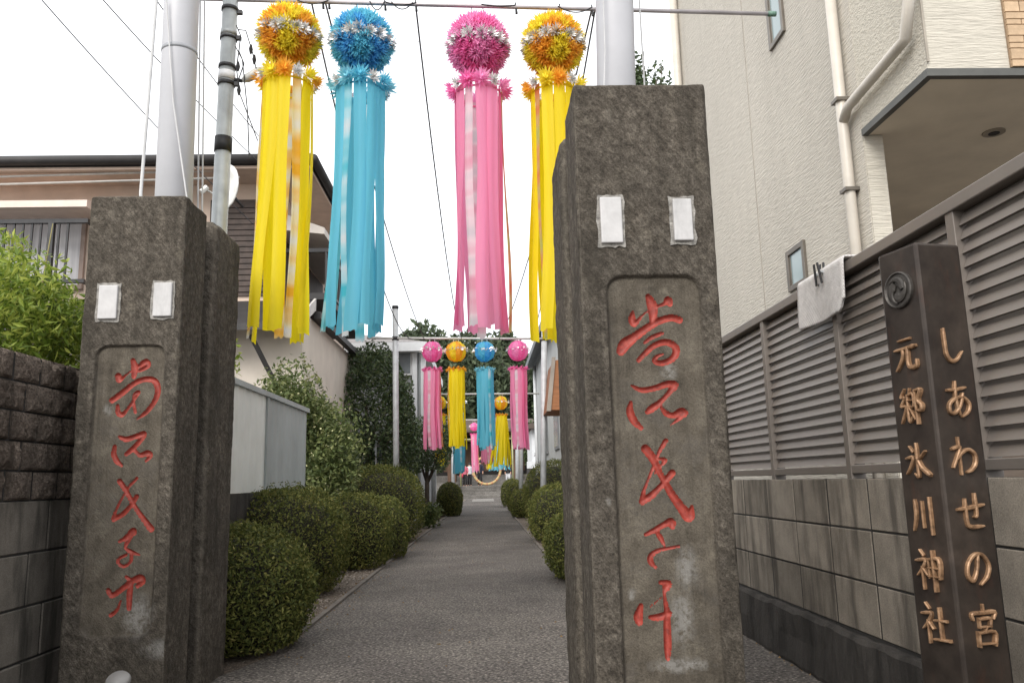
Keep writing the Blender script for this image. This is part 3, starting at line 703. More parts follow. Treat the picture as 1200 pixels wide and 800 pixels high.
GL = {
'元': [[(28,14,5),(72,12,6)],[(10,39,5),(50,37,5),(90,34,7)],[(42,38,6),(38,62,6),(12,93,4)],[(61,38,6),(59,78,6),(68,90,7),(90,88,6),(94,72,3)]],
'郷': [[(28,6,4),(12,26,4),(28,28,4),(10,50,4),(30,52,4),(20,74,4),(8,94,3)],[(50,6,4),(46,20,3)],[(40,22,4),(62,20,4),(62,52,4),(40,53,4)],[(40,22,4),(40,90,5),(56,80,3)],[(40,37,3),(62,36,3)],[(48,58,4),(66,86,5)],[(74,12,5),(74,98,5)],[(74,12,4),(94,12,5),(82,38,4),(95,52,5),(90,66,4),(78,64,3)]],
'氷': [[(51,6,6),(51,60,6),(50,90,6),(39,83,3)],[(26,12,4),(36,24,6)],[(12,42,5),(37,40,5),(26,62,5),(8,82,3)],[(84,26,4),(58,46,5)],[(54,44,5),(68,68,6),(94,86,7)]],
'川': [[(22,14,6),(22,52,6),(10,90,3)],[(50,18,6),(50,80,5)],[(80,8,7),(80,96,6)]],
'神': [[(22,3,4),(32,14,6)],[(6,29,5),(40,26,5),(26,48,5),(6,66,3)],[(26,46,5),(26,98,5)],[(32,50,4),(43,62,6)],[(54,24,5),(54,68,5)],[(54,24,5),(92,23,5),(91,68,5)],[(54,45,4),(91,45,4)],[(54,66,4),(91,66,4)],[(72,4,6),(72,100,5)]],
'社': [[(22,3,4),(32,14,6)],[(6,29,5),(40,26,5),(26,48,5),(6,66,3)],[(26,46,5),(26,98,5)],[(32,50,4),(43,62,6)],[(54,42,5),(92,40,6)],[(73,12,6),(73,86,6)],[(46,89,5),(98,86,7)]],
'し': [[(28,8,6),(29,50,6),(32,76,6),(46,91,6),(66,87,5),(86,66,3)]],
'あ': [[(18,26,5),(50,24,5),(80,19,5)],[(46,5,5),(44,50,5),(52,88,4)],[(68,36,5),(58,64,5),(36,86,5),(19,82,5),(21,62,5),(46,46,5),(72,46,5),(89,62,6),(82,82,5),(60,95,3)]],
'わ': [[(34,5,6),(34,95,5)],[(10,32,5),(37,27,5),(22,56,4),(8,78,4)],[(22,58,4),(46,40,5),(68,34,5),(88,48,6),(86,70,6),(70,86,5),(52,92,3)]],
'せ': [[(6,44,5),(50,40,6),(94,34,5)],[(68,8,6),(68,58,5),(58,64,3)],[(32,20,5),(32,74,5),(44,88,6),(84,87,5)]],
'の': [[(54,22,5),(46,58,5),(30,82,6),(14,68,6),(20,40,5),(44,20,5),(70,21,5),(89,46,6),(80,74,6),(54,93,3)]],
'宮': [[(50,2,5),(50,16,5)],[(12,34,4),(12,21,5),(50,20,5),(88,20,6),(82,35,4)],[(32,34,5),(32,54,4)],[(32,35,4),(68,34,5),(67,54,4)],[(32,53,4),(67,53,4)],[(52,54,4),(44,66,4)],[(24,66,5),(24,97,5)],[(24,67,4),(77,66,5),(76,97,5)],[(24,93,4),(76,93,4)]],
}
def letter(ch_, cen, ux, size, parent, name='letter', mat=None, thick=0.009):
    """raised brush strokes; cen: centre on the face, ux: reading direction, outward normal = ux x up ..."""
    nrm = np.array([ux[1], -ux[0], 0.0]); up = np.array([0, 0, 1.0]); m = MB()
    for k, st in enumerate(GL[ch_]):
        P = smoothpoly(st, 4); P = np.array(P); lift = thick + 0.0006 * k
        loc = lambda x, y, d: cen + ux * ((x - 50) / 100 * size * 0.9) + up * ((50 - y) / 100 * size) + nrm * d
        n = len(P); rows = []
        for i in range(n):
            t = P[min(i + 1, n - 1), :2] - P[max(i - 1, 0), :2]; t = t / max(1e-6, np.linalg.norm(t)); s = np.array([-t[1], t[0]])
            rr = P[i, 2] * 0.96; ext = -t * rr * 0.7 if i == 0 else (t * rr * 0.7 if i == n - 1 else 0)
            sh = 0.6 if i in (0, n - 1) else 1.0
            c0 = P[i, :2] + ext
            rows.append([loc(*(c0 + s * rr * sh * kx), dz) for kx, dz in ((-1, -0.002), (-0.95, lift * 0.75), (-0.45, lift), (0.45, lift), (0.95, lift * 0.75), (1, -0.002))])
        V = np.array(rows).reshape(-1, 3); fc = [(i * 6 + j, (i + 1) * 6 + j, (i + 1) * 6 + j + 1, i * 6 + j + 1) for i in range(n - 1) for j in range(5)]
        fc += [tuple(range(6)), tuple(range((n - 1) * 6, n * 6))[::-1]]
        m.add(V, fc)
    return m.build(name, mat or CU.m, parent)
lur = ur                  # right face, read left to right
lul = -ul                 # left face read from left corner to the front edge
fcL = lambda t: A_ + ul * side * t
midL, midR = A_ + ul * side * 0.5, A_ + ur * side * 0.5
def z_on(pxy, base):     # height on the post's face at a photo pixel row
    return atY(pxy[0], pxy[1], base[1])[2]
for ch_, (px, py) in zip('元郷氷川神社', [(1063, 414), (1069, 475), (1076, 540), (1080, 603), (1087, 667), (1093, 730)]):
    letter(ch_, midL * np.array([1, 1, 0]) + np.array([0, 0, z_on((px, py), midL)]), lul, 0.098, sp)
for ch_, (px, py) in zip('しあわせの宮', [(1114, 405), (1121, 468), (1127, 534), (1133, 599), (1141, 664), (1149, 732)]):
    letter(ch_, midR * np.array([1, 1, 0]) + np.array([0, 0, z_on((px, py), midR)]), lur, 0.098, sp)
# round crest of three commas
cz = z_on((1055, 340), midL); cc = midL * np.array([1, 1, 0]) + np.array([0, 0, cz]); nrmL = np.array([lul[1], -lul[0], 0])
m = MB(); k = 28; rad = 0.050
ring = lambda r_, d_: [cc + lul * (r_ * math.cos(2 * math.pi * i / k)) + np.array([0, 0, r_ * math.sin(2 * math.pi * i / k)]) + nrmL * d_ for i in range(k)]
rr = ring(rad, -0.002) + ring(rad, 0.008) + ring(rad * 0.93, 0.010) + ring(rad * 0.86, 0.005)
m.add(rr, [(a * k + i, a * k + (i + 1) % k, (a + 1) * k + (i + 1) % k, (a + 1) * k + i) for a in range(3) for i in range(k)] + [tuple(range(3 * k, 4 * k))])
crest = m.build('crest', CUG, sp)
for j in range(3):
    a0 = 2 * math.pi * j / 3 + 0.5; st = []
    for t in np.linspace(0, 1, 8):
        a = a0 + 2.0 * t; r_ = 20 + 16 * t
        st.append((50 + r_ * math.cos(a), 50 - r_ * math.sin(a), 13 * (1 - t) + 2.5))
    GL['tomoe'] = [st]
    letter('tomoe', cc + nrmL * 0.004, lul, 0.10, crest, 'crest_comma', CUG, 0.008)

# ------------------------------------------------------------------ right building
XB = 2.6
def siding(name, base, horiz_axis, bump=0.6):
    n = NT(name)
    st = (1, 0.22, 2.2) if horiz_axis == 'y' else (0.22, 1, 2.2)
    a = n.noise(34, 3, 0.55, stretch=st); b = n.noise(95, 3, 0.5, stretch=st)
    col = n.ramp(a, [(0.3, tuple(x * 0.86 for x in base)), (0.6, base)])
    col = n.mix(0.7, col, n.ramp(n.noise(0.7, 5), [(0.3, (0.9,) * 3), (0.7, (1.05,) * 3)]), 'MULTIPLY')
    col = n.mix(n.ramp(n.noise(1.6, 7, 0.7, stretch=(2.5, 2.5, 0.12)), [(0.5, (0, 0, 0)), (0.75, (0.35,) * 3)]), col, tuple(x * 0.72 for x in base))
    n.color(col); n.rough(0.85); n.spec(0.2); n.bump(n.math('ADD', a, n.math('MULTIPLY', b, 0.35)), bump, 0.02); MATS[name] = n.m; return n.m
SIDE = siding('cream_siding', S((197, 191, 180)), 'y'); FRONT = siding('cream_siding_front', S((202, 196, 183)), 'x')
p1, p2 = atX(1088, 92, XB), atX(1011, 163, XB)
YF, zs1, YR = p1[1], (p1[2] + p2[2]) / 2, p2[1]
YFAR = atX(797, 97, XB)[1]; TOPZ = 9.5
print('bldg', YF, YR, zs1, YFAR)
rb = thing('cream_house', (XB + 3, YR + 3, 0), 'tall cream house with textured siding, overhanging upper floor and downpipes behind the fence', 'house')
pw = atY(1043, 250, YR)[0]
m = MB().box(XB, pw, YR, YFAR, -0.01, TOPZ).box(pw + 0.001, 8, YR + 2.6, YFAR, -0.01, TOPZ - 0.01).box(pw + 0.001, 8, YR + 0.02, YR + 2.598, zs1 + 0.065, TOPZ - 0.01); m.build('side_wall', SIDE, rb)
# vertical sealant joints cut the siding sheets: thin dark strips
jm = MB()
for px, py in ((880, 150), (1083, 40)):
    y = atX(px, py, XB)[1]; jm.box(XB - 0.003, XB + 0.01, y - 0.005, y + 0.005, 0.3 if y > YR else zs1 + 0.1, TOPZ - 0.1)
jm.build('panel_joint', simple('sealant', S((160, 152, 140)), 0.7), rb)
m = MB().box(XB + 0.002, 8.1, YF, YR + 0.01, zs1 + 0.06, TOPZ); m.build('upper_front_wall', FRONT, rb)
SOF = simple('soffit_board', S((220, 208, 188)), 0.8, var=0.06, scale=3)
m = MB().box(XB + 0.03, 8.0, YF + 0.03, YR - 0.014, zs1 + 0.02, zs1 + 0.058).box(pw + 0.002, 8.0, YR - 0.0139, YR + 2.56, zs1 + 0.02, zs1 + 0.058); m.build('soffit', SOF, rb)
tr_ = MB().box(XB - 0.012, 8.1, YF - 0.014, YF + 0.03, zs1 + 0.012, zs1 + 0.058).box(XB - 0.012, XB + 0.03, YF + 0.031, YR - 0.015, zs1 + 0.012, zs1 + 0.058)
tr_.build('edge_trim', simple('grey_trim', S((82, 82, 78)), 0.5), rb)
# recess under the overhang: pier then deep dark entrance
m = MB().box(XB + 0.004, pw, YR - 0.012, YR, 0, zs1 + 0.015); m.build('pier_face', FRONT, rb)
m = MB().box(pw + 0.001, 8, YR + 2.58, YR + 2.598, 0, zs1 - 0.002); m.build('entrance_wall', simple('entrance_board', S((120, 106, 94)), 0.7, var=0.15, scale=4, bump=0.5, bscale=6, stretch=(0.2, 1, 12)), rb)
lt = atZ(1165, 158, zs1)
m = MB(); m.tube([(lt[0], lt[1], zs1 + 0.021), (lt[0], lt[1], zs1 + 0.01)], 0.07, 20); dlt = m.build('downlight', simple('downlight_rim', S((150, 140, 124)), 0.5), rb)
MB().tube([(lt[0], lt[1], zs1 + 0.012), (lt[0], lt[1], zs1 + 0.006)], 0.035, 16).build('lamp_hole', BLACK, dlt)
# tile strip on the front face
TL = simple('tan_tile', S((196, 168, 136)), 0.8, var=0.15, scale=10, bump=0.4, objvar=0.15)
tx = atY(1182, 70, YF)[0]; tb = zs1 + 0.065
MB().box(tx, tx + 0.9, YF - 0.012, YF - 0.001, tb, tb + 3).build('tile_bed', simple('tile_grout', S((150, 128, 104)), 0.9), rb)
tz = tb; tme = {}
for row in range(22):
    hh = (0.045, 0.07, 0.035)[row % 3]; x = tx + 0.004 - (row % 2) * 0.0
    first = 0.09 if row % 2 else 0.2
    for wd in (first, 0.2, 0.2, 0.15):
        key = (wd, hh)
        if key not in tme:
            t_ = MB().box(0, wd - 0.006, -0.012, 0, 0, hh - 0.006).build('tile', TL, None, origin=(0, 0, 0)); tme[key] = t_.data; bpy.data.objects.remove(t_)
        o = bpy.data.objects.new('tile', tme[key]); o.parent = rb; link(o); o.location = tuple(np.array([x, YF - 0.012, tz]) - wloc(rb)); x += wd
    tz += hh
# windows on the side wall
WF = simple('window_frame_metal', S((112, 106, 98)), 0.45, 0.3)
GLS = NT('window_glass'); GLS.color(S((140, 158, 160))); GLS.rough(0.12); GLS.spec(0.8)
GLS = GLS.m
def wall_window(TLp, BRp, lab=None):
    a, b = atX(*TLp, XB), atX(*BRp, XB)
    y0, y1 = min(a[1], b[1]), max(a[1], b[1]); z0, z1 = min(a[2], b[2]), max(a[2], b[2])
    f = MB(); t = 0.045
    f.box(XB - 0.025, XB + 0.02, y0, y0 + t, z0, z1).box(XB - 0.025, XB + 0.02, y1 - t, y1, z0, z1).box(XB - 0.023, XB + 0.02, y0 + t, y1 - t, z0, z0 + t).box(XB - 0.023, XB + 0.02, y0 + t, y1 - t, z1 - t, z1)
    f.box(XB - 0.012, XB + 0.01, y0 + t, y0 + t + 0.02, z0 + t, z1 - t).box(XB - 0.012, XB + 0.01, y1 - t - 0.02, y1 - t, z0 + t, z1 - t)
    fo = f.build('window', WF, rb, bevel=0.003)
    MB().box(XB - 0.006, XB - 0.002, y0 + t, y1 - t, z0 + t, z1 - t).build('pane', GLS, fo)
wall_window((897, -25), (921, 36)); wall_window((923, 296), (948, 330))
# downpipes
PV = simple('cream_pipe', S((198, 191, 180)), 0.4, var=0.05)
def onwall(px, py, d=0.05): return atX(px, py, XB - d)
a, b, c = onwall(966, -60), onwall(986, 128), onwall(1003, 292)
yy = (a[1] + b[1] + c[1]) / 3; yy = b[1]
dp = MB().tube([(XB - 0.05, yy, 0.2), (XB - 0.05, yy, a[2] + 1)], 0.038, 14).build('downpipe', PV, rb, True)
s0, s1, s2 = onwall(1066, -10, 0.06), onwall(1061, 46, 0.06), onwall(993, 126, 0.06)
MB().tube([s0 + np.array([0, 0, 0.8]), s0, s1, s1 * 0.92 + s2 * 0.08, s2, (XB - 0.05, yy - 0.01, s2[2] - 0.06)], 0.034, 12).build('branch_pipe', PV, rb, True)
for z in (b[2] + 0.06, c[2] + 0.42, a[2]):
    MB().box(XB - 0.1, XB + 0.002, yy - 0.048, yy + 0.048, z - 0.012, z + 0.012).build('pipe_bracket', WF, rb)
MB().tube([(XB - 0.06, YFAR - 0.12, 0), (XB - 0.06, YFAR - 0.12, TOPZ)], 0.05, 12).build('corner_pipe', PV, rb, True)

# ------------------------------------------------------------------ flag poles, steel pole, rods
def line_pole(name, pa, pb, Y, r0, r1, z1, mat, label, cat, group=None, n=20):
    A, B = atY(*pa, Y), atY(*pb, Y); d = (A - B) / (A[2] - B[2])
    P0, P1 = B + d * (0 - B[2]), B + d * (z1 - B[2])
    t = thing(name, P0, label, cat, group)
    MB().tube([P0, P1], [r0, r1], n).build('pole', mat, t, True)
    return t, (lambda z: B + d * (z - B[2]))
lf, lfp = line_pole('flagpole', (213, 0), (204, 224), 4.2, 0.1, 0.088, 7.5, WHITEP, 'thick white flagpole behind the left gate pillar with ropes beside it', 'flagpole', 'white flagpoles behind the gate pillars', 28)
zj = atY(211, 62, 4.2)[2]
MB().tube([lfp(zj - 0.012), lfp(zj + 0.012)], 0.0965, 28).build('joint_ring', simple('ring_grey', S((150, 152, 156)), 0.5), lf, True)
rm = MB()
for (pa, pb, Y) in (((185, -20), (165, 226), 4.15), ((235, -20), (232, 240), 4.35), ((240, -20), (237, 245), 4.35)):
    rm = MB().tube([atY(*pa, Y), atY(*pb, Y), atY(pb[0], pb[1] + 300, Y)], 0.009 if pa[0] < 200 else 0.005, 8); rm.build('halyard', ROPE, lf)
MB().tube([atY(195, 0, 4.09), atY(203, 120, 4.09), atY(219, 232, 4.09)], 0.004, 6).build('loose_rope', ROPE, lf)
rf, rfp = line_pole('flagpole', (720, 0), (722, 95), 3.42, 0.092, 0.085, 7.2, WHITEP, 'thick white flagpole rising behind the right gate pillar', 'flagpole', 'white flagpoles behind the gate pillars', 28)
MB().tube([atY(706, -30, 3.32), atY(709, 60, 3.32), atY(705, 200, 3.34)], 0.003, 6).build('loose_rope', ROPE, rf)
MB().tube([atY(748, -20, 3.5), atY(757, 130, 3.5), atY(770, 700, 3.5)], 0.004, 6).build('halyard', ROPE, rf)

Y1 = 4.5
up_, upp = line_pole('steel_pole', (270, 5), (257, 262), Y1, 0.047, 0.045, atY(270, -6, Y1)[2], STEEL, 'grey steel pole with clamps and black tape left of the nearest row of ornaments', 'pole')
def zat(py): return atY(265, py, Y1)[2]
for py, hgt, rr_, mt in ((12, 0.02, 0.0515, DARKMET), (40, 0.03, 0.050, STEEL), (46, 0.014, 0.0515, DARKMET), (79, 0.02, 0.0515, DARKMET), (90, 0.05, 0.051, simple('pale_band', S((220, 220, 220)), 0.4)), (99, 0.022, 0.0515, DARKMET)):
    z = zat(py); MB().tube([upp(z - hgt / 2), upp(z + hgt / 2)], rr_, 18).build('clamp', mt, up_, True)
z = zat(170); MB().tube([upp(z - 0.045), upp(z + 0.045)], 0.051, 18).build('black_tape', BLACK, up_, True)
for py in (15, 99, 45): 
    z = zat(py); p = upp(z); MB().box(p[0] + 0.04, p[0] + 0.075, p[1] - 0.012, p[1] + 0.012, z - 0.012, z + 0.012).build('bolt', DARKMET, up_)
la = upp(zat(92)); lb = atY(284, 95, Y1); lc = atY(302, 85, Y1); ld = atY(334, 80, Y1 + .05)
MB().tube([la, lb], 0.012, 8).build('lamp_arm', DARKMET, up_)
MB().tube([lb, lb * 0.7 + lc * 0.3, lc, ld], [0.012, 0.026, 0.032, 0.02], 12).build('lamp_head', simple('lamp_shell', S((196, 196, 190)), 0.4), up_, True)
cab = MB()
for pts in ([(277, 30), (282, 42), (280, 60), (286, 75), (279, 95)], [(279, 35), (288, 36), (296, 62), (300, 80)], [(276, 55), (284, 70), (290, 130), (292, 185)], [(280, 60), (277, 80), (281, 110), (302, 165)]):
    cab.tube([atY(x, y, Y1 - 0.03) for x, y in pts], 0.0035, 6)
cab.build('loose_cable', BLACK, up_)
cb = MB()
for x, y in ((294, 58), (298, 70), (279, 78), (280, 106)):
    p = atY(x, y, Y1 - 0.03); cb.tube([p + np.array([0, 0, .03]), p, p - np.array([0, 0, .03])], [0.006, 0.013, 0.006], 6)
cb.build('cable_plug', BLACK, up_)

rodA, rodB = atY(205, -2, Y1), atY(900, 16.5, Y1)
rd = thing('hanging_rod', (rodA + rodB) / 2, 'long metal rod across the path carrying the nearest row of ornaments', 'rod', 'rods carrying the ornaments')
MB().tube([rodA, rodB], 0.0125, 12).build('rod', simple('rod_steel', S((176, 170, 172)), 0.4, 0.3), rd, True)
MB().tube([rodB, rodB + _n(rodB - rodA) * 0.05], [0.017, 0.016], 12).build('end_cap', simple('green_cap', S((96, 128, 112)), 0.5), rd, True)
def rod_at(px): 
    t = (px - 205) / 695; return rodA * (1 - t) + rodB * t

# ------------------------------------------------------------------ tanabata ornaments
def rosette_mesh(name, mat, R_, hgt, layers, seed, wide=0.22):
    r_ = np.random.default_rng(seed); V = []; Fc = []
    for li, (np_, rad, zz) in enumerate(layers):
        for k in range(np_):
            a = 2 * math.pi * (k + 0.5 * li + r_.uniform(-.25, .25)) / np_; rr = R_ * rad * r_.uniform(0.8, 1.12); z1 = hgt * zz * r_.uniform(0.8, 1.2); wa = wide * R_ * r_.uniform(.8, 1.2)
            d = np.array([math.cos(a), math.sin(a), 0]); t = np.array([-math.sin(a), math.cos(a), 0]); b0 = len(V)
            V += [(0, 0, 0), tuple(d * rr * 0.5 + t * wa + np.array([0, 0, z1 * 0.45])), tuple(d * rr + np.array([0, 0, z1])), tuple(d * rr * 0.5 - t * wa + np.array([0, 0, z1 * 0.55]))]
            Fc += [(b0, b0 + 1, b0 + 2), (b0, b0 + 2, b0 + 3)]
    me = bpy.data.meshes.new(name); me.from_pydata([tuple(map(float, v)) for v in V], [], Fc); me.materials.append(mat); return me
BALLL = [(16, 1.0, 0.30), (15, 0.95, 0.62), (12, 0.75, 0.95), (7, 0.4, 1.15)]
POML = [(12, 1.0, 0.1), (12, 0.95, 0.6), (9, 0.7, 1.0), (6, 0.3, 1.2)]
ROS = {}
def ros(mat, kind):
    k = (mat.name, kind)
    if k not in ROS:
        if kind == 'ball': ROS[k] = [rosette_mesh('paper_flower', mat, 0.058, 0.05, BALLL, s, 0.115) for s in range(3)]
        elif kind == 'pom': ROS[k] = [rosette_mesh('paper_flower', mat, 0.074, 0.06, POML, s, 0.12) for s in range(2)]
        else: ROS[k] = [rosette_mesh('foil_flower', mat, 0.05, 0.05, [(13, 1.0, 0.25), (11, .9, .7), (7, .5, 1.0)], s, 0.15) for s in range(3)]
    return ROS[k]
def put(me, name, parent, loc, nrm, spin):
    o = bpy.data.objects.new(name, me); o.parent = parent; link(o)
    qn = Vector(nrm).to_track_quat('Z', 'Y'); o.rotation_mode = 'QUATERNION'
    from mathutils import Quaternion
    o.rotation_quaternion = qn @ Quaternion((0, 0, 1), spin); o.location = tuple(map(float, loc)); return o
def ribbon(x0, y0, z0, z1, wd, ang, sway, rs, n=16, flare=0.0, curl=0.0, twm=1.0):
    """hanging strip: five points across, n down, in local coordinates"""
    V = []; ph = rs.uniform(0, 6); ph2 = rs.uniform(0, 6); tw = rs.uniform(-0.45, 0.45) * twm; cup = rs.uniform(-.012, .016)
    for i in range(n + 1):
        t = i / n; a = ang + tw * t + 0.15 * math.sin(ph + 4 * t); cx = x0 + sway[0] * t ** 1.5 + 0.02 * math.sin(ph + 5 * t) * t + flare * math.cos(ang - math.pi / 2) * t
        cy = y0 + sway[1] * t ** 1.5 + 0.02 * math.sin(ph2 + 4 * t) * t + flare * math.sin(ang - math.pi / 2) * t
        ww = wd * (1 - 0.10 * math.sin(ph2 + 3 * t) ** 2)
        for s in (-0.5, -0.25, 0, 0.25, 0.5):
            bend = cup * (1 - (2 * s) ** 2) * (0.6 + 0.8 * t) + 0.004 * math.sin(9 * s + ph)
            zc = z0 + (z1 - z0) * t - (0.02 * rs.random() if i == n else 0)
            V.append((cx + ww * s * math.cos(a) + bend * math.sin(a), cy + ww * s * math.sin(a) - bend * math.cos(a) - curl * max(0, t - 0.85) ** 1.2, zc))
    return V, grid_faces(n + 1, 5)
orn_i = 0
def ornament(cx_px, cy_px, Y, zrod, bottom_px, scheme, label, group, r=0.185, near=True, widths=None, strips=None, sway=(0, 0), seed=1, hw=0.138, flare=0.0, gap=None, tail=None):
    C_ = atY(cx_px, cy_px, Y); zb = atY(cx_px, bottom_px, Y)[2]
    root = thing('paper_ball_ornament', (C_[0], C_[1], zb), label, 'hanging ornament', group)
    base = np.array([C_[0], C_[1], zb]); rs = np.random.default_rng(seed)
    c1, c2, foil, pomc, main, extra = scheme
    zc = C_[2] - zb
    for k in range(2):
        dx = (-0.05, 0.05)[k]
        MB().tube([C_ + np.array([dx, 0, r * 0.9]), (C_[0] + dx * 0.6, C_[1], zrod + 0.012)], 0.0025 if near else 0.005, 5).build('hanging_cord', BLACK if near else ROPE, root)
    if near:
        core = MB(); k, l = 20, 12; V = []; Fc = []
        for i in range(l + 1):
            th = math.pi * i / l
            for j in range(k):
                a = 2 * math.pi * j / k; V.append((C_[0] + 0.66 * r * math.sin(th) * math.cos(a), C_[1] + 0.66 * r * math.sin(th) * math.sin(a), C_[2] + 0.66 * r * math.cos(th)))
        Fc = [(i * k + j, (i + 1) * k + j, (i + 1) * k + (j + 1) % k, i * k + (j + 1) % k) for i in range(l) for j in range(k)]
        core.add(V, Fc).build('ball_core', c1, root, True)
        N = 124
        for i in range(N):
            z = 1 - 2 * (i + 0.5) / N; a = i * 2.399963; s = math.sqrt(1 - z * z); d = np.array([s * math.cos(a), s * math.sin(a), z])
            lat = math.asin(z)
            if -0.20 < lat < 0.06: continue
            sec = int((a % (2 * math.pi)) / (2 * math.pi) * 8 + 0.35) % 2
            mt = (c1 if sec else c2) if lat < -0.1 else (c2 if rs.random() < 0.7 else c1)
            put(ros(mt, 'ball')[i % 3], 'paper_flower', root, np.array([0, 0, zc]) + d * r * 0.80, d, rs.uniform(0, 6))
        for i in range(17):
            a = 2 * math.pi * (i + rs.uniform(-.25, .25)) / 17; lat = -0.07 + rs.uniform(-.06, .06); d = np.array([math.cos(lat) * math.cos(a), math.cos(lat) * math.sin(a), math.sin(lat)])
            put(ros(SILV, 'foil')[i % 3], 'foil_flower', root, np.array([0, 0, zc]) + d * r * 0.87, d + rs.uniform(-.25, .25, 3), rs.uniform(0, 6))
        zt_ = zc - r - 0.145
        for i in range(12):
            a = 2 * math.pi * (i + 0.2) / 12; d = np.array([math.cos(a), math.sin(a), 0.25])
            if foil and i % 3 == 1: put(ros(SILV, 'foil')[i % 3], 'foil_flower', root, np.array([0, 0, zt_ + 0.0]) + d * (hw + 0.008), d, rs.uniform(0, 6))
            else: put(ros(pomc[i % len(pomc)], 'pom')[i % 2], 'paper_flower', root, np.array([0, 0, zt_ + 0.0]) + d * (hw + 0.004), d, rs.uniform(0, 6))
    else:
        m = MB(); k, l = 32, 14; V = []
        for i in range(l + 1):
            th = math.pi * i / l
            for j in range(k):
                a = 2 * math.pi * j / k; rr = r * (1 - 0.09 * abs(math.cos(a * 4))) * (1 + rs.uniform(-.05, .05))
                V.append((C_[0] + rr * math.sin(th) * math.cos(a), C_[1] + rr * math.sin(th) * math.sin(a), C_[2] + 0.96 * rr * math.cos(th)))
        fc = [(i * k + j, (i + 1) * k + j, (i + 1) * k + (j + 1) % k, i * k + (j + 1) % k) for i in range(l) for j in range(k)]
        a_, b_ = MB(), MB()
        a_.add(V, [f for f in fc if ((f[0] % k) // 4) % 2 == 0]); b_.add(V, [f for f in fc if ((f[0] % k) // 4) % 2])
        a_.build('paper_ball', c1, root); b_.build('paper_gores', c2, root)
        sb = MB()
        for i in range(54):
            a = 2 * math.pi * i / 54; zz = r * rs.uniform(.0, .2)
            p = C_ + np.array([1.0 * r * math.cos(a), 1.0 * r * math.sin(a), zz]); s_ = 0.03
            o3 = rs.uniform(-s_, s_, (4, 3)); sb.add([p + o3[0], p + o3[1] + np.array([0, 0, s_]), p + o3[2] + np.array([math.cos(a) * s_, math.sin(a) * s_, 0])], [(0, 1, 2)])
        sb.build('foil_band', SILV, root)['kind'] = 'stuff'
        zt_ = zc - r - 0.14; cl = MB()
        for i in range(10):
            a = 2 * math.pi * i / 10; p = np.array([hw * math.cos(a), hw * math.sin(a), zt_ + 0.015]) + base
            for t in range(14):
                d = rs.normal(size=3); d = d / np.linalg.norm(d) * 0.062; e = np.cross(d, rs.normal(size=3)); e = e / np.linalg.norm(e) * 0.02
                cl.add([p + e, p + d, p - e], [(0, 1, 2)])
        cl.build('flower_collar', pomc[0], root)['kind'] = 'stuff'
    hp = MB(); hp.tube([base + np.array([hw * math.cos(t), hw * math.sin(t), zt_]) for t in np.linspace(0, 2 * math.pi, 25)], 0.006, 6, False); hp.build('hoop', main, root)
    for t in (0.5, 2.6, 4.7) if near else (): MB().tube([base + np.array([hw * math.cos(t), hw * math.sin(t), zt_]), base + np.array([0.04 * math.cos(t), 0.04 * math.sin(t), zc - r * 0.92])], 0.002, 4).build('hoop_cord', ROPE, root)
    ns = strips or (12 if near else 14)
    for i in range(ns):
        a = 2 * math.pi * i / ns - math.pi / 2 + 0.1
        wd = 2 * math.pi * hw / ns * (1.08 if near else 1.18)
        mt = extra.get(i, main)
        ex = rs.uniform(-.05, .04)
        sx = sway[0] + rs.uniform(-.016, .016) * (1 if near else .4); sy = sway[1] + rs.uniform(-.02, .02)
        if gap is not None: sx += (0.015 if math.cos(a) > gap else -0.015)
        V, f = ribbon(hw * math.cos(a), hw * math.sin(a), zt_ + (0.03 if near else 0.01), (0.0 if i not in (tail or {}) else tail[i]) + ex, wd * (0.75 if mt is not main else 1.0), a + math.pi / 2, (sx, sy), rs, 16 if near else 8, flare, twm=1.0 if near else 0.35)
        mk_mesh('streamer', V, f, mt, root)
    return root
YS = (PO, PY, True, [PO, PO, PY], YEL, {1: YTIE, 9: YTIE, 6: YTIE})
BS = (PB, PB2, True, [PLB, PB2], BLU, {11: BTIE, 9: BTIE, 6: BTIE})
PS = (PP, PP2, True, [PP, PP2], PNK, {11: PTIE, 2: PNK2, 3: GTIE, 9: PNK2, 6: PTIE})
Y2S = (PO, PY, True, [PO, PO, PY], YEL, {10: GTIE, 5: YTIE})
G1 = 'paper ball ornaments in the nearest row'
ornament(339, 43, Y1, rod_at(339)[2], 388, YS, 'yellow and orange ball ornament with yellow streamers, nearest row beside the steel pole', G1, seed=1, sway=(-0.03, 0), gap=0.0)
ornament(424, 50, Y1, rod_at(424)[2], 386, BS, 'large blue ball ornament with light blue streamers in the nearest row', G1, seed=2, sway=(-0.03, 0))
ornament(560, 54, Y1, rod_at(560)[2], 379, PS, 'large pink ball ornament with pink streamers in the nearest row', G1, seed=3, sway=(0.0, 0))
ornament(648, 53, Y1, rod_at(648)[2], 390, Y2S, 'yellow and orange ball ornament with yellow streamers partly behind the right gate pillar', G1, seed=4, sway=(-0.02, 0))

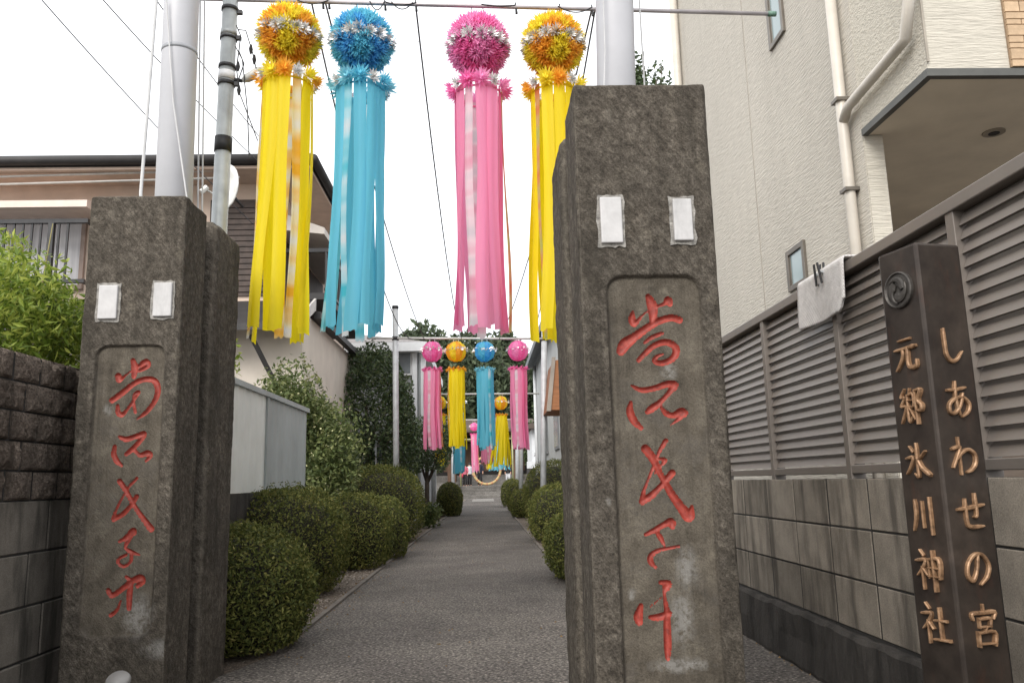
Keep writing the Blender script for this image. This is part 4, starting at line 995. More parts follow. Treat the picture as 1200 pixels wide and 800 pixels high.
def far_row(Y, poles, rod_px, items, glabel, rlabel, plabels, prad, group_p):
    A, B = atY(*rod_px[0], Y), atY(*rod_px[1], Y)
    rd = MB().tube([A, B], 0.02 if Y < 16 else 0.022, 8).build('hanging_rod', simple('pale_rod', S((190, 188, 184)), 0.5), None, True); tag(rd, rlabel, 'rod', 'rods carrying the ornaments')
    for (px, ptop, pbot), lab in zip(poles, plabels):
        T = atY(px, ptop, Y); t = thing('ornament_pole', (T[0], Y, 0), lab, 'pole', group_p)
        bx = atY(pbot[0], pbot[1], Y)
        d = (T - bx) / (T[2] - bx[2]); P0 = T + d * (0 - T[2])
        MB().tube([P0 + np.array([0, 0.03, 0]), T + np.array([0, 0.03, 0])], prad, 12).build('pole', simple('aged_pole', S((182, 184, 186)), 0.5, 0.1, dirt=0.2), t, True)
        MB().tube([T + np.array([0, .03, -0.02]), T + np.array([0, .03, 0.03])], prad * 1.15, 12).build('pole_cap', DARKMET, t, True)
        zr_ = A[2] + (B[2] - A[2]) * ((T[0] - A[0]) / (B[0] - A[0])); pc_ = T + d * (zr_ - T[2]) + np.array([0, 0.03, 0])
        MB().tube([pc_ - np.array([0, 0, .03]), pc_ + np.array([0, 0, .03])], prad * 1.2, 12).build('clamp', DARKMET, t, True)
    for k, (px, py, bot, sch, lab, kw) in enumerate(items):
        zr_ = atY(px, rod_px[0][1] + (rod_px[1][1] - rod_px[0][1]) * (px - rod_px[0][0]) / (rod_px[1][0] - rod_px[0][0]), Y)[2]
        ornament(px, py, Y, zr_, bot, sch, lab, glabel, near=False, seed=int(Y * 10) + k, **kw)
G2 = 'paper ball ornaments in the second row'; G3 = 'paper ball ornaments in the third row'; G4 = 'paper ball ornaments in the farthest row'
GP = 'poles holding the far ornament rods'
YSf = (PO, PY, True, [PO], YEL, {11: YTIE, 9: YTIE}); PSf = (PP, PP2, True, [PP], PNK, {13: PTIE, 1: PNK2, 3: GTIE}); BSf = (PB, PB2, True, [PLB], BLU, {1: BTIE})
far_row(13.5, [(463, 360, (464, 545)), (638, 385, (637, 540))], ((430, 396), (655, 397)),
        [(506.5, 412, 524, PSf, 'pink ball ornament left of the yellow one in the second row', {}), (534.5, 412, 523, YSf, 'yellow and orange ball ornament between pink and blue in the second row', {}),
         (568, 412, 523, BSf, 'blue ball ornament in the second row', {}), (607, 411, 523, PSf, 'pink ball ornament at the right end of the second row', {})],
        G2, 'pale rod carrying the second row of ornaments', ['grey pole in front of the dark evergreen tree, left end of the second rod', 'grey pole right of the second row of ornaments by the far white house'], 0.05, GP)
far_row(20.5, [(508, 460, (508, 590)), (611, 458, (610.5, 560))], ((490, 462), (632, 461)),
        [(515, 472, 543, YSf, 'yellow ball ornament half hidden behind the pink one in the third row', {}), (537, 472, 553, BSf, 'light blue streamers hanging below the yellow ones in the third row', {}),
         (570, 471, 541, (PP, PP2, True, [PP], PNK, {0: PTIE, 5: YEL}), 'pink streamers below the second row blue ornament in the third row', {}),
         (587, 472, 545, YSf, 'yellow ball ornament with wind-spread streamers in the third row', {'flare': 0.18, 'sway': (-0.1, 0)})],
        G3, 'pale rod carrying the third row of ornaments', ['thin grey pole beside the small round tree, left end of the third rod', 'thin grey pole by the right hedge, right end of the third rod'], 0.055, GP)
far_row(34, [(531, 480, (531, 570)), (606, 480, (606, 570))], ((526, 492), (612, 491)),
        [(555.5, 500, 552, PSf, 'small pink ball ornament in the farthest row', {'sway': (0.05, 0)}), (584, 501, 550, BSf, 'blue streamers behind the yellow ones in the farthest row', {'flare': 0.3}), (573, 501, 549, YSf, 'small yellow ornament in the farthest row behind pink streamers', {})],
        G4, 'pale rod carrying the farthest row of ornaments', ['grey post left of the straw ring, farthest rod', 'grey post right of the straw ring, farthest rod'], 0.07, GP)

# light strings from the near rod to the second rod, wires overhead
def sag(A, B, s, n=24): 
    t = np.linspace(0, 1, n)[:, None]; p = A * (1 - t) + B * t; p[:, 2] -= s * 4 * (t * (1 - t))[:, 0]; return p
labs = ['string of tiny lights running back from the rod by the yellow ornament', 'string of tiny lights running back between the blue streamers and grey sky', 'string of tiny lights hanging from the rod left of the pink ornament', 'string of tiny lights right of the nearest pink ornament', 'string of tiny lights running back beside the right gate pillar']
for (a, b, s_), lab in zip((((362, 6), (484, 397), 0.55), ((378, 6), (497, 397), 0.2), ((483, 10), (541, 397), 0.35), ((690, 16), (585, 397), 0.25), ((694, 16), (625, 397), 0.1)), labs):
    A, B = rod_at(a[0]), atY(*b, 13.5); P = sag(A, B, s_, 40); m = MB().tube(P, 0.006, 5)
    for k in range(1, 120):
        t = k / 120 * 39; i = int(t); p = P[i] * (1 - t + i) + P[min(i + 1, 39)] * (t - i); d = np.array([random.uniform(-1, 1), random.uniform(-.3, .3), random.uniform(-1, .6)]) * 0.03
        m.add([p + (0.003, 0, 0), p + d, p - (0.003, 0, 0)], [(0, 1, 2)])
    tag(m.build('light_string', CABLE), lab, 'light string', 'strings of tiny lights above the path')
lc_ = thing('lighting_cable', rod_at(500), 'black cable with plugs looped along the nearest rod', 'cable')
for a, b, dy in ((345, 382, 6), (430, 447, 12), (447, 484, 4), (560, 600, 2), (650, 690, 8), (455, 480, 10)):
    MB().tube(sag(rod_at(a) + (0, -.014, 0.005), rod_at(b) + (0, -.014, .005), dy / 207, 12), 0.0035, 5).build('cable_loop', BLACK, lc_)
for a in (447, 483, 600, 652, 690, 375, 382): 
    p = rod_at(a); MB().tube([p + (0, 0, 0.03), p + (0.006, 0, -0.045)], [0.004, 0.009], 6).build('plug', BLACK, lc_)
wl = ['thin overhead wire crossing the sky at the far left of the flagpole', 'thin overhead wire passing behind the white flagpole to the steel pole', 'thin overhead wire running behind the steel pole to the house roof']
for (a, b), lab in zip((((40, -10), (296, 262)), ((110, -12), (320, 205)), ((183, 0), (330, 190))), wl):
    P = sag(atY(*a, 7.0), atY(*b, 10.85), 0.06, 16); tag(MB().tube(P, 0.006, 6).build('overhead_wire', CABLE), lab, 'wire', 'overhead wires')

# ------------------------------------------------------------------ foliage helpers
def leaves(n, cen, rad, size, seed, shell=0.55, lump=0.18, aspect=0.45, flat=0.0, lumps=2.2, zmin=None, box=None):
    r_ = np.random.default_rng(seed); d = r_.normal(size=(n, 3)); d /= np.linalg.norm(d, axis=1, keepdims=True)
    rr = shell + (1 - shell) * r_.random(n) ** 0.5
    lm = 1 + lump * 2 * fbm(d + seed, lumps, seed, 3)
    if box: rr = rr * (np.abs(d) ** box).sum(1) ** (-1 / box)
    p = d * (rr * lm)[:, None] * np.array(rad) + np.array(cen)
    if zmin is not None:
        k = p[:, 2] > zmin; p = p[k]; d = d[k]; n = len(p)
    nn = d * np.array([1 / rad[0], 1 / rad[1], 1 / rad[2]]); nn /= np.linalg.norm(nn, axis=1, keepdims=True)
    ax = r_.normal(size=(n, 3)) + nn * flat; ax /= np.linalg.norm(ax, axis=1, keepdims=True)
    t = np.cross(ax, r_.normal(size=(n, 3))); t /= np.linalg.norm(t, axis=1, keepdims=True); b = np.cross(ax, t)
    s = size * r_.uniform(0.55, 1.3, n)[:, None]
    V = np.stack([p - t * s, p + b * s * aspect + ax * s * 0.15, p + t * s, p - b * s * aspect + ax * s * 0.15], 1).reshape(-1, 3)
    f = np.arange(4 * n).reshape(-1, 4); return V, f
def ellipsoid(cen, rad, k=18, l=10, lump=0.05, seed=0, box=None):
    V = []
    for i in range(l + 1):
        th = math.pi * i / l
        for j in range(k): V.append((math.sin(th) * math.cos(2 * math.pi * j / k), math.sin(th) * math.sin(2 * math.pi * j / k), math.cos(th)))
    V = np.array(V)
    if box: V = V * ((np.abs(V) ** box).sum(1) ** (-1 / box))[:, None]
    V = V * (1 + 2 * lump * fbm(V + seed, 2.0, seed, 3))[:, None] * np.array(rad) + np.array(cen)
    return V, [(i * k + j, (i + 1) * k + j, (i + 1) * k + (j + 1) % k, i * k + (j + 1) % k) for i in range(l) for j in range(k)]
def clipped_bush(x, y, rx, ry, h, n, size, label, seed, mat=None):
    t = thing('clipped_bush', (x, y, 0), label, 'bush', 'clipped round bushes along the path')
    rz = h * 0.56; cen = np.array([0, 0, h - rz])
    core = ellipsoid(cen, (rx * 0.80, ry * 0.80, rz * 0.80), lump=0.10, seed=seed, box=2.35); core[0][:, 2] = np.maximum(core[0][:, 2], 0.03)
    o = mk_mesh('shade_core', core[0], core[1], CORE, t)  # solid near-black core, its colour stands in for shade inside the bush
    V, f = leaves(int(n * 1.7), cen, (rx, ry, rz), size, seed, shell=0.80, lump=0.10, aspect=0.42, flat=0.8, lumps=2.3, zmin=0.02, box=2.35)
    v2, f2 = leaves(int(n * 0.12), cen, (rx * 1.05, ry * 1.05, rz * 1.05), size * 1.25, seed + 91, shell=0.9, lump=0.10, aspect=0.35, lumps=2.3, zmin=0.02, box=2.35)
    f = np.vstack([f, f2 + len(V)]); V = np.vstack([V, v2])
    mk_mesh('foliage', V, f, mat or HEDGE, t, smooth=False)
    st = MB()
    for k in range(4):
        a = k * 1.6 + seed; st.tube([(x + 0.08 * math.cos(a), y + 0.08 * math.sin(a), -0.01), (x + rx * .5 * math.cos(a), y + ry * .5 * math.sin(a), h * 0.5)], [0.018, 0.008], 6)
    st.build('stem', BARK, t); return t
B_ = 'low clipped round bush '
clipped_bush(-1.40, 4.72, 0.41, 0.46, 0.67, 16000, 0.013, 'nearest dark clipped bush left of the path beside the left gate pillar', 1)
clipped_bush(-1.68, 7.0, 0.50, 0.58, 0.90, 15000, 0.014, 'second clipped bush left of the path with lumpy top below the grey panel fence', 2)
clipped_bush(-1.42, 9.0, 0.40, 0.48, 0.82, 9000, 0.015, 'third clipped bush left of the path, between two taller ones', 3)
clipped_bush(-1.25, 10.1, 0.30, 0.5, 0.74, 6000, 0.016, 'small clipped bush tucked in front of the tall left bush', 9)
clipped_bush(-1.62, 12.9, 0.66, 0.9, 1.20, 11000, 0.018, 'tall clipped bush left of the path below the dark evergreen tree', 4)
clipped_bush(-0.98, 22.5, 0.36, 0.7, 0.90, 4500, 0.024, 'far clipped bush left of the path before the steps', 5)
clipped_bush(0.96, 7.5, 0.42, 0.6, 0.66, 12000, 0.014, 'nearest low clipped bush right of the path beside the right gate pillar', 6, MATS.get('hedge_leaf'))
clipped_bush(1.12, 12.2, 0.48, 0.8, 0.84, 9000, 0.017, 'second clipped bush right of the path in front of the tall one', 7)
clipped_bush(1.45, 16.8, 0.66, 1.2, 1.32, 8000, 0.02, 'tall clipped bush right of the path below the grey pole', 8)
clipped_bush(0.98, 20.5, 0.36, 0.7, 0.72, 4500, 0.022, 'far low clipped bush right of the path beyond the tall one', 10)
clipped_bush(0.98, 24.5, 0.34, 0.8, 0.86, 4000, 0.024, 'far middle clipped bush in the right row', 11)
clipped_bush(1.0, 29.5, 0.42, 1.2, 1.0, 4000, 0.028, 'farthest clipped bush right of the path near the steps', 12)

def tree(name, x, y, zc, rad, n, size, mat, label, cat, trunk_r, seed, group=None, shell=0.35, lump=0.3, clumps=1, base=0.0, flowers=0):
    t = thing(name, (x, y, base), label, cat, group); r_ = np.random.default_rng(seed)
    tk = MB(); top = np.array([x, y, zc + rad[2] * 0.3])
    P = [np.array([x, y, base - 0.02]), np.array([x + r_.uniform(-.1, .1), y, base + (zc - base) * 0.5]), top]
    tk.tube(P, [trunk_r, trunk_r * 0.8, trunk_r * 0.3], 8)
    for k in range(7):
        a = r_.uniform(0, 6.28); e = np.array([x + rad[0] * .75 * math.cos(a), y + rad[1] * .75 * math.sin(a), zc + rad[2] * r_.uniform(-.5, .6)])
        s0 = P[1] * 0.4 + P[2] * 0.6 if k % 2 else P[1]; tk.tube([s0, (s0 + e) / 2 + np.array([0, 0, .05 * rad[2]]), e], [trunk_r * .5, trunk_r * .3, trunk_r * .1], 6)
    tk.build('trunk', BARK, t, True)
    V, Fq, n0, BL = [], [], 0, []
    for k in range(clumps):
        if clumps == 1: c = np.array([0, 0, zc - base]); rr = rad
        else:
            d = r_.normal(size=3); d /= np.linalg.norm(d); c = np.array([0, 0, zc - base]) + d * np.array(rad) * r_.uniform(0.3, 0.75); rr = tuple(np.array(rad) * r_.uniform(0.28, 0.5))
        v, f = leaves(n // clumps, c, rr, size, seed * 31 + k, shell, lump); V.append(v); Fq.append(f + n0); n0 += len(v)
        if flowers: BL.append(leaves(flowers // clumps, c, tuple(np.array(rr) * 1.02), size * 0.7, seed + 77 + k, 0.85, 0.2, 0.5)[0])
    mk_mesh('crown', np.vstack(V), np.vstack(Fq), mat, t, smooth=False)
    if flowers:
        v = np.vstack(BL); mk_mesh('blossom', v, np.arange(len(v)).reshape(-1, 4), PALEFLOWER, t, smooth=False)
    return t
tree('flowering_shrub', -2.30, 10.6, 1.40, (1.0, 0.95, 1.15), 26000, 0.034, MIDLEAF, 'loose green shrub with pale blossom behind the grey panel fence', 'shrub', 0.05, 3, shell=0.2, lump=0.35, flowers=1100, clumps=22)
tree('evergreen_tree', -2.22, 15.2, 1.9, (1.05, 1.0, 1.72), 22000, 0.042, DARKLEAF, 'dark evergreen tree behind the grey ornament pole', 'tree', 0.08, 5, shell=0.5, lump=0.22)
tree('round_tree', -1.30, 18.2, 1.75, (0.62, 0.6, 0.62), 5000, 0.035, DARKLEAF, 'small round-headed tree on a bare trunk left of the path', 'tree', 0.06, 6, shell=0.4, lump=0.3)
G_T = 'tall dark trees behind the shrine'
tree('tall_tree', -2.6, 62, 8.4, (5.0, 3.2, 5.4), 42000, 0.30, TALLLEAF, 'tall dark tree behind the first pink and yellow second row ornaments', 'tree', 0.3, 7, G_T, clumps=34, shell=0.15)
tree('tall_tree', 1.2, 66, 8.0, (2.8, 2.4, 6.0), 26000, 0.30, TALLLEAF, 'narrow tall dark tree behind the blue second row ornament', 'tree', 0.3, 8, G_T, clumps=16, shell=0.2)
tree('tall_tree', 4.2, 70, 6.6, (4.0, 3, 5.4), 30000, 0.30, TALLLEAF, 'dark tree behind the last pink second row ornament', 'tree', 0.3, 9, G_T, clumps=20, shell=0.2)
tree('roadside_tree', 3.35, 15.5, 8.9, (0.7, 1.0, 1.2), 1500, 0.07, DARKLEAF, 'tree tops showing past the far corner of the cream house', 'tree', 0.08, 10, clumps=9, shell=0.2)
tree('leafy_tree', 2.35, 30, 2.4, (0.7, 1.5, 1.6), 5000, 0.06, DARKLEAF, 'dark leafy tree beyond the far right white house', 'tree', 0.08, 12, clumps=8, shell=0.2)
tree('small_shrub', 1.75, 13.9, 1.1, (0.42, 0.5, 0.65), 2500, 0.035, MIDLEAF, 'small green shrub against the far right house wall', 'shrub', 0.03, 13, shell=0.2)
# green shrub on the left wall
gs = thing('green_shrub', (-2.6, 3.9, zt - 0.12), 'bright green leafy shrub spilling over the dark block wall', 'shrub'); b0 = wloc(gs)
Vs, Fs, n0 = [], [], 0
for k, (px, py, Y, r_, n) in enumerate(((10, 375, 3.7, .34, 1500), (45, 385, 3.85, .28, 1300), (75, 400, 3.95, .2, 800), (20, 335, 3.9, .24, 900), (-40, 360, 3.6, .4, 1500), (10, 290, 3.95, .12, 140), (50, 355, 4.1, .17, 300), (88, 372, 4.2, .11, 120))):
    c = atY(px, py, Y); c[0] = min(c[0], XL - 0.06 - r_ * 0.5)
    v, f = leaves(n, c - b0, (r_, r_, r_ * .8), 0.026, 40 + k, 0.2, 0.3, 0.3); Vs.append(v); Fs.append(f + n0); n0 += len(v)
mk_mesh('foliage', np.vstack(Vs), np.vstack(Fs), LIMELEAF, gs, smooth=False)
m = MB()
for (a, b) in (((20, 420), (10, 270)), ((40, 420), (62, 262)), ((60, 420), (92, 340)), ((5, 420), (30, 280)), ((70, 425), (85, 360))):
    P = [atY(a[0], a[1], 3.9), atY((a[0] + b[0]) / 2 - 3, (a[1] + b[1]) / 2, 3.95), atY(*b, 4.0)]
    for p_ in P: p_[0] = min(p_[0], XL - 0.1)
    m.tube(P, [0.008, 0.005, 0.002], 5)
m.build('stem', simple('green_stem', S((140, 130, 80)), 0.7), gs)
# leafy weeds at the foot of the third row pole, sprig behind the left pillar
def weed(x, y, z, r, h, n, size, lab, seed, mat):
    t = thing('weed_plant', (x, y, z), lab, 'plant', None); v, f = leaves(n, (0, 0, h * 0.5), (r, r, h * 0.6), size, seed, 0.1, 0.3, 0.4); mk_mesh('leaves', v, f, mat, t, smooth=False)
    MB().tube([(x, y, z - 0.01), (x + 0.01, y, z + h * 0.8)], [0.006, 0.003], 5).build('stem', simple('green_stem', S((140, 130, 80)), 0.7), t)
pzt_w = atX(312, 461, -1.95)[2] - 0.05
weed(-1.12, 16.6, 0, 0.26, 0.5, 420, 0.06, 'low leafy green plants at the foot of the thin grey pole', 3, MIDLEAF)
p = atY(281, 412, 6.4); weed(p[0] - 0.12, 6.4, pzt_w, 0.13, 0.42, 240, 0.035, 'yellow-green sprig rising behind the left gate pillar', 4, LIMELEAF)

# ------------------------------------------------------------------ grey panel fence left
XP = -1.95
pz0, pzt = atX(312, 576, XP)[2], atX(312, 461, XP)[2]
ya_, ym_, yb_ = 4.9, atX(312, 500, XP)[1], atX(359, 500, XP)[1]
pfn = thing('panel_fence', (XP, 6.5, 0), 'pale grey corrugated panel fence behind the left bushes', 'fence')
PA1 = simple('pale_panel', S((220, 222, 219)), 0.5, 0.1, var=0.05, scale=3, dirt=0.15); PA2 = simple('grey_panel', S((162, 168, 169)), 0.5, 0.1, var=0.06, scale=3, dirt=0.2)
def corr(y0, y1, mat, name, lab):
    m = MB(); n = int((y1 - y0) / 0.03); ys = np.linspace(y0, y1, n + 1); V = []
    for i, y in enumerate(ys):
        x = XP + (0.008 if (i // 2) % 3 == 0 else 0); V += [(x, y, pz0), (x, y, pzt - 0.03), (x - 0.03, y, pz0), (x - 0.03, y, pzt - 0.03)]
    for i in range(n):
        a, b = i * 4, (i + 1) * 4; m.f += [(a, a + 1, b + 1, b), (a + 2, b + 2, b + 3, a + 3), (a + 1, a + 3, b + 3, b + 1)]
    m.v.append(np.array(V)); m.n = len(V); o = m.build(name, mat, pfn); o['label'] = lab
corr(ya_, ym_ - 0.03, PA1, 'panel', 'paler left panel'); corr(ym_ + 0.03, yb_, PA2, 'panel', 'blue-grey right panel')
MB().box(XP - 0.04, XP + 0.02, ym_ - 0.028, ym_ + 0.028, pz0 - 0.02, pzt - 0.031).build('panel_post', PA2, pfn)
MB().box(XP - 0.045, XP + 0.03, ya_, yb_ + 0.02, pzt - 0.03, pzt + 0.015).build('top_cap', PA2, pfn)
MB().box(XP - 0.10, XP + 0.05, ya_, yb_ + 0.05, -0.01, pz0 - 0.003).build('base_wall', CBASE, pfn)

# ------------------------------------------------------------------ house on the left
EY = 10.9; ec = atY(363, 189, EY); ex, ez = ec[0], ec[2]
HX = ex - 0.62; HY = EY + 0.62; HB = 17.5
hs_ = thing('old_house', (HX - 3.5, HY + 3, 0), 'two-storey beige house with dark eaves, balcony and barred window at left', 'house')
WALL = simple('beige_stucco', S((206, 186, 170)), 0.9, var=0.06, scale=3, dirt=0.15, bump=0.2)
WALL2 = simple('pale_stucco', S((212, 202, 190)), 0.9, var=0.05, scale=3, dirt=0.12, bump=0.2)
DKR = simple('dark_roof', S((52, 50, 50)), 0.6, var=0.15); SOFB = simple('eave_soffit', S((198, 176, 160)), 0.85, var=0.06); DKW = simple('dark_shutter', S((76, 64, 58)), 0.7, var=0.2, scale=8)
MB().box(-13, HX, HY, HB, 2.9, ez - 0.1).build('upper_wall', WALL, hs_)
MB().box(-13, -2.5, 11.0, 15.3, -0.01, 3.3).build('lower_wall', WALL2, hs_)
MB().box(-13.6, ex, EY, HB + .6, ez - 0.1, ez - 0.06).build('eave_soffit', SOFB, hs_)
m = MB(); zz = ez - 0.058
base_r = [(-13.6, EY), (ex, EY), (ex, HB + .6), (-13.6, HB + .6)]
m.add([(x, y, zz) for x, y in base_r] + [(x, y, zz + 0.16) for x, y in base_r] + [(-10, EY + 3.3, zz + 1.1), (ex - 3.4, EY + 3.3, zz + 1.1)], [(0, 1, 5, 4), (1, 2, 6, 5), (2, 3, 7, 6), (3, 0, 4, 7), (4, 5, 9, 8), (5, 6, 9), (6, 7, 8, 9), (7, 4, 8), (0, 3, 2, 1)])
m.build('roof', DKR, hs_)
MB().tube([(-13.6, EY - 0.06, ez + 0.02), (ex + 0.05, EY - 0.06, ez + 0.02)], 0.07, 10).tube([(ex + 0.06, EY - 0.06, ez + 0.02), (ex + 0.06, HB + .5, ez + 0.02)], 0.07, 10).build('gutter', DKR, hs_, True)
PIPE = simple('clothes_pole', S((190, 186, 180)), 0.4)
for py in (207, 216): 
    a, b = atY(-30, py + 1, EY + 0.1), atY(281, py - 8, EY + 0.1); MB().tube([a, b], 0.018, 8).build('laundry_rod', PIPE, hs_, True)
aw = atY(104, 237, HY - 0.55); az = atY(50, 236, HY - 0.5)[2]
m = MB().prism([(-13, HY - 0.001, az + 0.12), (-13, HY - 0.6, az - 0.02), (-13, HY - 0.6, az - 0.12), (-13, HY - 0.001, az - 0.14)], (aw[0] + 13, 0, 0)); m.build('awning', simple('awning_pink', S((222, 204, 192)), 0.8, var=0.04), hs_)
# barred window under the awning
wy = HY - 0.01; wL, wR = atY(-30, 300, wy)[0], atY(100, 300, wy)[0]; wT, wB = atY(50, 257, wy)[2], atY(50, 340, wy)[2]
wf = MB().box(wL, wR, wy - 0.05, wy + 0.005, wT - 0.06, wT).box(wL, wR, wy - 0.05, wy + 0.005, wB, wB + 0.06).box(wR - 0.06, wR, wy - 0.048, wy + 0.005, wB + 0.06, wT - 0.06).build('window', simple('brown_window_frame', S((140, 122, 112)), 0.5), hs_)
MB().box(wL, wR - 0.06, wy - 0.02, wy - 0.012, wB + 0.06, wT - 0.06).build('pane', simple('curtained_glass', S((200, 198, 200)), 0.25, var=0.12, scale=5, stretch=(3, 1, 0.1)), wf)
rl = HY - 0.45; rT, rB = atY(50, 262, rl)[2], atY(50, 328, rl)[2]
bx0, bx1 = atY(-30, 300, rl)[0], atY(97, 300, rl)[0]
rg = MB().box(bx0, bx1 + .05, rl - 0.03, rl + 0.03, rT, rT + 0.06).box(bx0, bx1 + .05, rl - 0.03, rl + 0.03, rB - 0.05, rB).box(bx1 - 0.5, bx1 - 0.42, rl - 0.03, rl + 0.03, rB, rT).build('window_railing', DARKMET, hs_)
nb = int((bx1 - bx0) / 0.125)
for k in range(nb): 
    x = bx0 + 0.125 * k; MB().box(x, x + 0.028, rl - 0.012, rl + 0.012, rB + 0.002, rT - 0.002).build('railing_bar', DARKMET, rg)
bd = MB()
for x in (bx0 + .05, bx1 - 0.02):
    for z in (rT + .02, rB - .04): bd.box(x, x + 0.04, rl + 0.03, HY - .002, z, z + 0.03)
bd.build('railing_bracket', DARKMET, rg)
# dark louvred shutters behind the first ornament
sx0, sx1 = atY(245, 300, HY)[0], HX - 0.02; sz1, sz0 = ez - 0.35, 3.65
sh = MB().box(sx0, sx1, HY - 0.03, HY - 0.001, sz0, sz1).build('shutter', DKW, hs_)
for k in range(16):
    z = sz0 + 0.06 + k * (sz1 - sz0 - 0.1) / 16; MB().box(sx0 + 0.04, sx1 - 0.04, HY - 0.05, HY - 0.031, z, z + 0.07).build('slat', DKW, sh)
# side balcony
by0, by1 = HY + 0.3, 15.2; bxo = HX + 0.72
MB().box(HX + 0.002, bxo, by0, by1, 3.66, 3.76).build('balcony_floor', DKR, hs_)
bz = MB().box(bxo - 0.05, bxo, by0, by1, 4.40, 4.46).box(bxo - 0.05, bxo, by0, by1, 3.80, 3.84).box(HX + 0.01, bxo - .05, by0, by0 + .05, 4.40, 4.46).build('balcony_railing', DARKMET, hs_)
for k in range(26):
    y = by0 + (by1 - by0 - .05) * k / 25; MB().box(bxo - 0.04, bxo - 0.015, y, y + 0.03, 3.842, 4.398).build('railing_bar', DARKMET, bz)
MB().box(HX - 0.001, HX + 0.03, by0 + .2, by1 - .3, 3.77, 4.65).build('balcony_door', DKW, hs_)
m = MB().prism([(HX + 0.001, by0 - 0.2, 4.98), (HX + 0.7, by0 - 0.2, 4.72), (HX + 0.7, by0 - 0.2, 4.62), (HX + 0.001, by0 - 0.2, 4.70)], (0, by1 - by0, 0)); m.build('balcony_awning', simple('awning_white', S((204, 196, 188)), 0.7, var=0.04), hs_)
# lower pent roof over the ground floor
m = MB().prism([(-13, HY - 0.002, 3.58), (-13, 10.4, 3.02), (-13, 10.4, 2.93), (-13, HY - 0.002, 3.44)], (13 - 2.46, 0, 0)); m.build('lower_roof', DKR, hs_)
MB().prism([(-2.459, HY - 0.002, 3.60), (-2.459, 10.38, 3.04), (-2.459, 10.38, 2.90), (-2.459, HY - 0.002, 3.42)], (0.03, 0, 0)).build('barge_board', simple('barge_white', S((204, 200, 194)), 0.6), hs_)
MB().prism([(-2.46, HY, 3.301), (-2.36, HY, 3.301), (-2.36, HY, 3.40), (-2.46, HY, 3.42)], (0, 3.6, 0)).build('side_eave', DKR, hs_)
MB().tube([(-3.1, 10.6, 2.9), (-2.75, 10.95, 2.1)], 0.035, 8).build('drain_pipe', DKR, hs_)
# satellite dish on the balcony corner
dp_ = atY(268, 222, 10.3); ds = thing('satellite_dish', dp_, 'small white satellite dish seen beside the steel pole', 'satellite dish')
k = 20; V = []
for i, rr in enumerate((0, 0.1, 0.19, 0.26)):
    for j in range(k): V.append(dp_ + np.array([0.25 * rr * math.cos(2 * math.pi * j / k) + 0.55 * rr * rr, -0.05 + rr * 0.95 * math.cos(2 * math.pi * j / k) * -0.9, rr * 1.1 * math.sin(2 * math.pi * j / k)]))
V = [dp_ + np.array([0.75 * rr * math.cos(2 * math.pi * j / k), -1.2 * rr * rr - 0.5 * rr * math.cos(2 * math.pi * j / k), rr * math.sin(2 * math.pi * j / k) * 1.15]) for rr in (0.001, 0.1, 0.19, 0.27) for j in range(k)]
dd = MB().add(V, [(i * k + j, i * k + (j + 1) % k, (i + 1) * k + (j + 1) % k, (i + 1) * k + j) for i in range(3) for j in range(k)]).build('dish', simple('dish_white', S((214, 214, 210)), 0.5), ds, True)
sm = dd.modifiers.new('t', 'SOLIDIFY'); sm.thickness = 0.015
MB().tube([dp_ + (0, 0.02, 0), dp_ + (0, 0.2, -0.02), dp_ + (0, 0.62, -0.02)], 0.02, 8).build('bracket', DARKMET, ds)
MB().tube([dp_ + (0, 0, -.2), dp_ + (-0.2, -.25, -.1)], 0.012, 6).tube([dp_ + (-0.26, -.28, -.14), dp_ + (-0.2, -.25, -.06)], 0.035, 8).build('receiver_arm', simple('dish_white', S((214, 214, 210)), 0.5), ds)

# ------------------------------------------------------------------ grey neighbour house and fence, left middle distance
nh = thing('grey_house', (-4.2, 23, 0), 'pale grey house with tiled roof and white corner posts beyond the evergreen', 'house')
GW = simple('grey_wall', S((150, 152, 152)), 0.8, var=0.05, scale=2, dirt=0.15); WT = simple('white_trim', S((214, 216, 218)), 0.6, var=0.04)
nx = atY(492, 440, 20)[0]; ne = atY(450, 400, 19.6)[2]
MB().box(-9, nx - 0.02, 20, 27, -0.01, ne - 0.25).build('wall', GW, nh)
MB().box(-9.3, nx + 0.2, 19.6, 27.4, ne - 0.25, ne - 0.02).build('fascia', WT, nh)
m = MB(); b4 = [(-9.3, 19.6), (nx + .2, 19.6), (nx + .2, 27.4), (-9.3, 27.4)]
m.add([(x, y, ne - 0.018) for x, y in b4] + [(-6.5, 22.6, ne + 0.75), (nx - 1.9, 22.6, ne + 0.75)], [(0, 1, 5, 4), (1, 2, 5), (2, 3, 4, 5), (3, 0, 4), (3, 2, 1, 0)]); m.build('roof', simple('tile_grey', S((128, 122, 120)), 0.8, var=0.15, scale=12), nh)
for px in (486, 496): 
    x = atY(px, 440, 19.9)[0]; MB().box(x - 0.06, x + 0.06, 19.86, 19.99, 0, ne - 0.252).build('corner_post', WT, nh)
x0_, x1_ = atY(466, 440, 20)[0], atY(483, 440, 20)[0]; z0_, z1_ = atY(470, 440, 20)[2], atY(470, 410, 20)[2]
w_ = MB().box(x0_, x1_, 19.93, 19.995, z0_, z1_).build('window', WT, nh); MB().box(x0_ + .04, x1_ - .04, 19.92, 19.929, z0_ + .05, z1_ - .05).build('pane', simple('dim_glass', S((110, 116, 120)), 0.2), w_)
gf = thing('slat_fence', (-1.95, 18, 0), 'grey upright slat fence between the evergreen and the round tree', 'fence')
SL = simple('slat_grey', S((140, 144, 146)), 0.5, 0.1, var=0.06, objvar=0.12)
ftop = atX(490, 535, -1.95)[2]; slm = None
